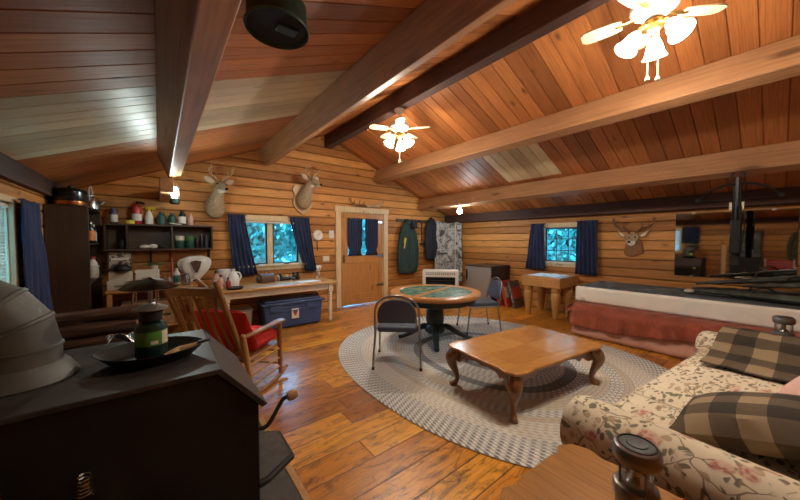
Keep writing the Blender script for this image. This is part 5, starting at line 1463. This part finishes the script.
carton('white_box', 'second white box stacked on the grey-labelled one', (-.42, 5.63, .95), (.24, .20, .12), 4, 'off_white')
carton('carton', 'small tan carton in front of the white boxes on the side bench', (-.22, 5.50, .83), (.20, .16, .12), 0, 'cardboard')
carton('paper_box', 'flat white box beside the leafy plant on the side bench', (-.14, 5.76, .83), (.26, .20, .24), -4, 'paper')
r = thing('framed_picture', 'brown framed picture leaning on the wall below the left end of the wall shelf', 'picture', (-.43, 5.93, 1.08), 0, None, (R(-8), 0, 0))
MB().b2(-.15, .12, -.01, .012, 0, .26).build('frame', 'brown_leather', r, bevel=.004); MB().b2(-.13, .10, -.014, -.009, .02, .24).build('print', 'print_art', r, smooth=False)
MB().b2(-.11, .08, -.016, -.0135, .13, .16).build('title_band', 'off_white', r, smooth=False)
cpb = thing('peaked_cap', 'dark peaked cap lying on the white boxes', 'cap', (-.40, 5.56, 1.07)); MB().ell((0, 0, .04), (.10, .10, .06)).build('crown', 'black_plastic', cpb); MB().ell((.05, -.10, .02), (.07, .07, .01)).build('visor', 'black_plastic', cpb)
pt_ = thing('potted_plant', 'small leafy green plant on the side bench', 'plant', (-.06, 5.78, 1.07)); MB().lathe([(.035, 0), (.045, .05), (.048, .055)], n=16).build('pot', 'off_white', pt_)
m = MB()
for i in range(18):
    a = i * 2.4; l = .05 + .03 * (i % 3); m.ell((l * math.cos(a), l * math.sin(a), .065 + .008 * (i % 4)), (.032, .018, .006), (.3, -.3, a), 8)
m.build('leaves', 'leaf_green', pt_)
bottle('white squeeze bottle at the right end of the side bench', .20, 5.72, .83, .045, .24, 'paper', 'off_white', 'teal_label', .4, 'bottles on the side bench')
bottle('pale jar with a steel lid beside the white squeeze bottle', .10, 5.60, .83, .05, .14, 'jug_plastic', 'steel', None, .8, 'bottles on the side bench', 'jar')
bottle('clear jar at the front right corner of the side bench', .30, 5.55, .83, .055, .17, 'jug_plastic', 'dull_chrome', None, .8, 'bottles on the side bench', 'jar')
tag(MB().tube([(.16, 5.93, .832), (.15, 6.07, 1.25)], [.016, .013], 8).tube([(.15, 6.07, 1.25), (.148, 6.076, 1.30)], .02, 8).build('hammer_handle', 'red_plastic'), 'dark red tool handle standing against the wall under the shelf', 'tool')
tag(MB().tube([(-.42, 5.30, .001), (-.30, 5.40, .60), (-.26, 5.36, 1.06)], .012, 8).build('walking_stick', 'split_wood'), 'thin walking stick leaning in front of the side bench', 'stick')

# ------------------------------------------------------------------ rocking chair
rk = thing('rocking_chair', 'wooden slat-back rocking chair with a red cushion behind the stove', 'chair', (.60, 3.39, 0), R(-48))
hw = .285
for s in (-1, 1):
    m = MB(); b = bez([(s * hw, .42, .085), (s * hw, .25, .03), (s * hw, 0, .018), (s * hw, -.28, .045), (s * hw, -.50, .12)], 22); m.tube(b, .019, 8, 1.1); m.build('rocker', 'rocker_wood', rk)
    def post(p, q, mat, nm):
        p, q = Vector(p), Vector(q); d = q - p; L = d.length
        m = MB(); m.lathe([(.017, 0), (.020, L * .05), (.024, L * .25), (.022, L * .45), (.026, L * .6), (.025, L * .9), (.022, L * .97), (.014, L)], tuple(p), 12, tuple(d)); return m.build(nm, mat, rk)
    post((s * hw, .30, .045), (s * hw, .285, .625), 'rocker_wood', 'leg')
    post((s * hw, -.17, .03), (s * hw, -.30, .655), 'rocker_pale', 'leg')
    m = MB(); P = [(.0, -.02), (.14, -.03), (.42, -.035), (.58, -.05), (.655, -.045), (.675, 0), (.655, .045), (.58, .05), (.42, .035), (.14, .03), (0, .02)]
    m.prism([(y, x) for x, y in P], -.012, .012, 'XY'); o = m.build('arm', 'rocker_wood', rk, bevel=.006); o.location = (s * hw, -.315, .625)
    for z in (.14, .24, .34): 
        y0 = -.17 - .13 * (z - .03) / .6
        MB().cyl((s * hw, y0, z), (s * hw, .297, z - .01), .011, n=8).build('rung', 'rocker_pale', rk)
for z in (.16, .30): MB().cyl((-hw, .297, z), (hw, .297, z), .011, n=8).build('rung', 'rocker_pale', rk)
MB().cyl((-hw, -.20, .2), (hw, -.20, .2), .011, n=8).build('rung', 'rocker_wood', rk)
MB().b2(-hw, hw, -.25, .31, .375, .40).build('seat', 'rocker_wood', rk, bevel=.008)
B0, B1 = V(0, -.24, .41), V(0, -.545, 1.10)
for s in (-1, 1):
    p, q = B0 + V(s * (hw - .035), 0, 0), B1 + V(s * (hw - .035), -.02, .07); d = q - p
    m = MB(); m.lathe([(.02, 0), (.024, d.length * .3), (.025, d.length * .9), (.018, d.length * .97), (.012, d.length)], tuple(p), 12, tuple(d)); m.build('back_post', 'rocker_wood', rk)
def rail(t, h, th, bow):
    c = B0 + (B1 - B0) * t; dirv = (B1 - B0).normalized()
    m = MB()
    for zz in (0,):
        pts = bez([c + V(-hw + .035, 0, 0), c + V(-hw * .5, -bow, 0), c + V(hw * .5, -bow, 0), c + V(hw - .035, 0, 0)], 16)
        rr = []
        for p in pts:
            nrm = dirv.cross(V(1, 0, 0)).normalized()
            rr.append([m.bm.verts.new(p + dirv * a * h / 2 + nrm * b * th / 2) for a, b in ((-1, -1), (1, -1), (1, 1), (-1, 1))])
        m.skin(rr)
    return m.build('back_rail', 'rocker_wood', rk, bevel=.004)
rail(.97, .075, .022, .035); rail(.10, .06, .022, .02)
for i in range(6):
    x = -.185 + i * .074; c0 = B0 + (B1 - B0) * .11; c1 = B0 + (B1 - B0) * .96
    bw = lambda k: -.035 * (1 - (x / .25) ** 2) * k
    m = MB(); m.tube(bez([c0 + V(x, bw(.5), 0), c0.lerp(c1, .35) + V(x, bw(.6) - .025, 0), c0.lerp(c1, .7) + V(x, bw(.8) - .01, 0), c1 + V(x, bw(1.), 0)], 10), [(.017, .007)] * 11, 8); m.build('slat', 'rocker_wood' if i % 2 else 'rocker_pale', rk)
def cushion(u, v, sg):
    x, y = u * 2 - 1, v * 2 - 1
    h = max(0., (1 - abs(x) ** 3.5) * (1 - abs(y) ** 3.5)) ** .45 * .085
    for tx in (-.42, .42):
        for ty in (-.42, .42): h -= .030 * math.exp(-((x - tx) ** 2 + (y - ty) ** 2) / .022)
    h -= .010 * math.exp(-(x / .08) ** 2) + .010 * math.exp(-(y / .08) ** 2)
    return (x * .275, .03 + y * .275, .485 + sg * max(0, h) * (1.35 if sg > 0 else 1.0))
m = MB(); m.grid(lambda u, v: cushion(u, v, 1), 34, 34); m.grid(lambda u, v: cushion(u, v, -1), 34, 34)
bmesh.ops.remove_doubles(m.bm, verts=m.bm.verts[:], dist=.002)
for v in m.bm.verts:   # front edge droops over the seat, back edge climbs the slats
    if v.co.y < -.07: v.co.z += (-.07 - v.co.y) * 2.0
cu = m.build('seat_cushion', 'red_cushion')
tag(cu, 'tufted red cushion on the seat of the rocking chair', 'cushion', None, tuple(rk.location), R(-48))

# ------------------------------------------------------------------ the near left side of the room, seen in the mirror
r = thing('camp_chair', 'red folding camp chair with pale legs, reflected in the mirror', 'chair', (-.55, .06, 0), R(-90))
for s in (-1, 1):
    MB().tube([(s * .26, -.22, 0), (s * .26, .22, .45)], .012, 8).build('leg', 'white_plastic', r); MB().tube([(s * .26, .24, 0), (s * .26, -.20, .45), (s * .26, -.28, .95)], .012, 8).build('leg', 'white_plastic', r)
MB().grid(lambda u, v: (-.25 + .5 * u, -.2 + .42 * v, .44 - .03 * math.sin(u * PI)), 10, 6).build('seat', 'red_plastic', r, solid=.012)
MB().grid(lambda u, v: (-.25 + .5 * u, -.24 - .04 * v - .02 * math.sin(u * PI), .66 + .26 * v), 10, 6).build('backrest', 'red_plastic', r, solid=.012)
r = thing('tall_cabinet', 'tall dark cabinet with a grey-green upper panel, seen in the wall mirror', 'cabinet', (-.76, 1.02, 0))
MB().b2(-.22, .20, -.62, .0, .03, 1.74).build('body', 'shelf_dark', r, bevel=.005); MB().b2(-.23, .23, -.64, .02, 1.74, 1.78).build('top', 'walnut', r, bevel=.004)
MB().b2(.20, .218, -.60, -.02, .10, .98).build('door', 'stove_black', r, bevel=.004); MB().b2(.20, .218, -.60, -.02, 1.12, 1.70).build('upper_panel', 'flocked_top', r, bevel=.004)
MB().b2(.20, .235, -.62, .0, 1.0, 1.10).build('ledge', 'grey_pad', r, bevel=.004); MB().cyl((.228, -.31, .5), (.228, -.31, .65), .008, n=8).build('handle', 'brass', r)
r = thing('leaning_board', 'pale board leaning beside the dark cabinet, seen in the mirror', 'board', (-.60, 1.16, .0), 0, None, (0, R(-10), 0)); MB().b2(-.015, .015, -.05, .05, 0, 1.35).build('board', 'stick_wood', r, bevel=.003)
r = thing('brass_ornament', 'curled brass ornaments on top of the tall cabinet, seen in the mirror', 'ornament', (-.62, .72, 1.781))
MB().b2(-.03, .03, -.22, .22, 0, .012).build('base', 'brass', r, bevel=.003)
for dy in (-.15, .0, .15): MB().tube(bez([(0, dy - .045, .02), (0, dy + .05, .03), (0, dy + .055, .11), (0, dy - .02, .15), (0, dy - .045, .08), (0, dy, .05)], 20), .013, 8).build('curl', 'brass', r)
cj = coat('jacket', 'green camouflage jacket hanging on the left wall, seen in the mirror', 'forest_camo', (XL + .01, -.32, 1.86), R(90), .95, .55, group='jackets on the wall hooks')

# ------------------------------------------------------------------ outside the windows
struct(MB().b2(-30, 40, -30, 40, -.30, -.25).build('ground', 'outdoor_leaf', smooth=False))
def bush(label, c, rad, n, trunk):
    r = thing('tree', label, 'tree', (c[0], c[1], -.25), 0, 'trees outside the windows')
    m = MB()
    for i in range(n):
        a, b = random.uniform(0, 2 * PI), random.uniform(-1, 1); q = random.random() ** .4
        s = math.sqrt(1 - b * b); p = V(rad[0] * q * s * math.cos(a), rad[1] * q * s * math.sin(a), c[2] + .25 + rad[2] * q * b)
        u = V(random.uniform(-1, 1), random.uniform(-1, 1), random.uniform(-1, 1)).normalized(); w = u.cross(V(.3, .5, .8)).normalized(); l = random.uniform(.09, .19)
        m.bm.faces.new([m.bm.verts.new(p + u * l), m.bm.verts.new(p + w * l * .5), m.bm.verts.new(p - u * l), m.bm.verts.new(p - w * l * .5)])
    m.build('foliage', 'outdoor_leaf', r, smooth=False)
    MB().tube([(0, 0, 0), (.05, .03, c[2] * .6), (0, 0, c[2] + .5)], [.09, .07, .03], 8).build('trunk', 'bark', r)
bush('leafy tree seen through the left pane of the twin window', (1.9, 9.3, 1.7), (1.1, .8, 1.5), 3200, 1)
bush('leafy tree seen through the right pane of the twin window', (4.2, 9.8, 1.6), (1.2, .8, 1.5), 3200, 1)
bush('leafy tree seen through the small window over the butcher block', (9.6, 4.3, 1.7), (.9, 1.5, 1.6), 3200, 1)
bush('leafy tree seen through the gap between the door curtains', (6.8, 9.8, 1.6), (1.2, .8, 1.5), 3200, 1)

# ------------------------------------------------------------------ light
def point(name, loc, e, c, rad):
    l = bpy.data.lights.new(name, 'POINT'); l.energy = e; l.color = c; l.shadow_soft_size = rad
    o = bpy.data.objects.new(name, l); COL.objects.link(o); o.location = loc; return o
WARM = (1., .89, .74)
FE = 62
for nm, (x, y) in (('far', (2.86, 3.62)), ('near', (2.86, .63))):
    rz = .3 if nm == 'far' else 1.75
    for k in range(3):
        a = k * 2 * PI / 3 + .5 + rz
        point('fan_bulb', (x + .15 * math.cos(a), y + .15 * math.sin(a), 3.30 - .36), FE / 3, WARM, .03)
point('lantern_light', (.17, 4.86, 2.262 - .155), 16, (.85, 1., .95), .05)
point('corner_bulb_light', (5.40, 4.62, 2.05), 7, (.85, .95, 1.), .05)
w = bpy.data.worlds.new('World'); scene.world = w; w.use_nodes = True
bg = w.node_tree.nodes['Background']; bg.inputs[0].default_value = (.10, .50, .95, 1); bg.inputs[1].default_value = 8.0

# ------------------------------------------------------------------ camera
cam = bpy.data.cameras.new('Camera'); co = bpy.data.objects.new('Camera', cam); COL.objects.link(co)
cam.sensor_width = 36; cam.lens = 304 / 800 * 36; cam.clip_start = .02
co.location = (0, 0, 1.5); co.rotation_euler = (R(90) - math.atan(10 / 304), 0, R(-38.4))
scene.camera = co
scene.view_settings.view_transform = 'Standard'; scene.view_settings.look = 'None'
scene.view_settings.exposure = 1.18; scene.view_settings.gamma = 1.; scene.view_settings.use_curve_mapping = False
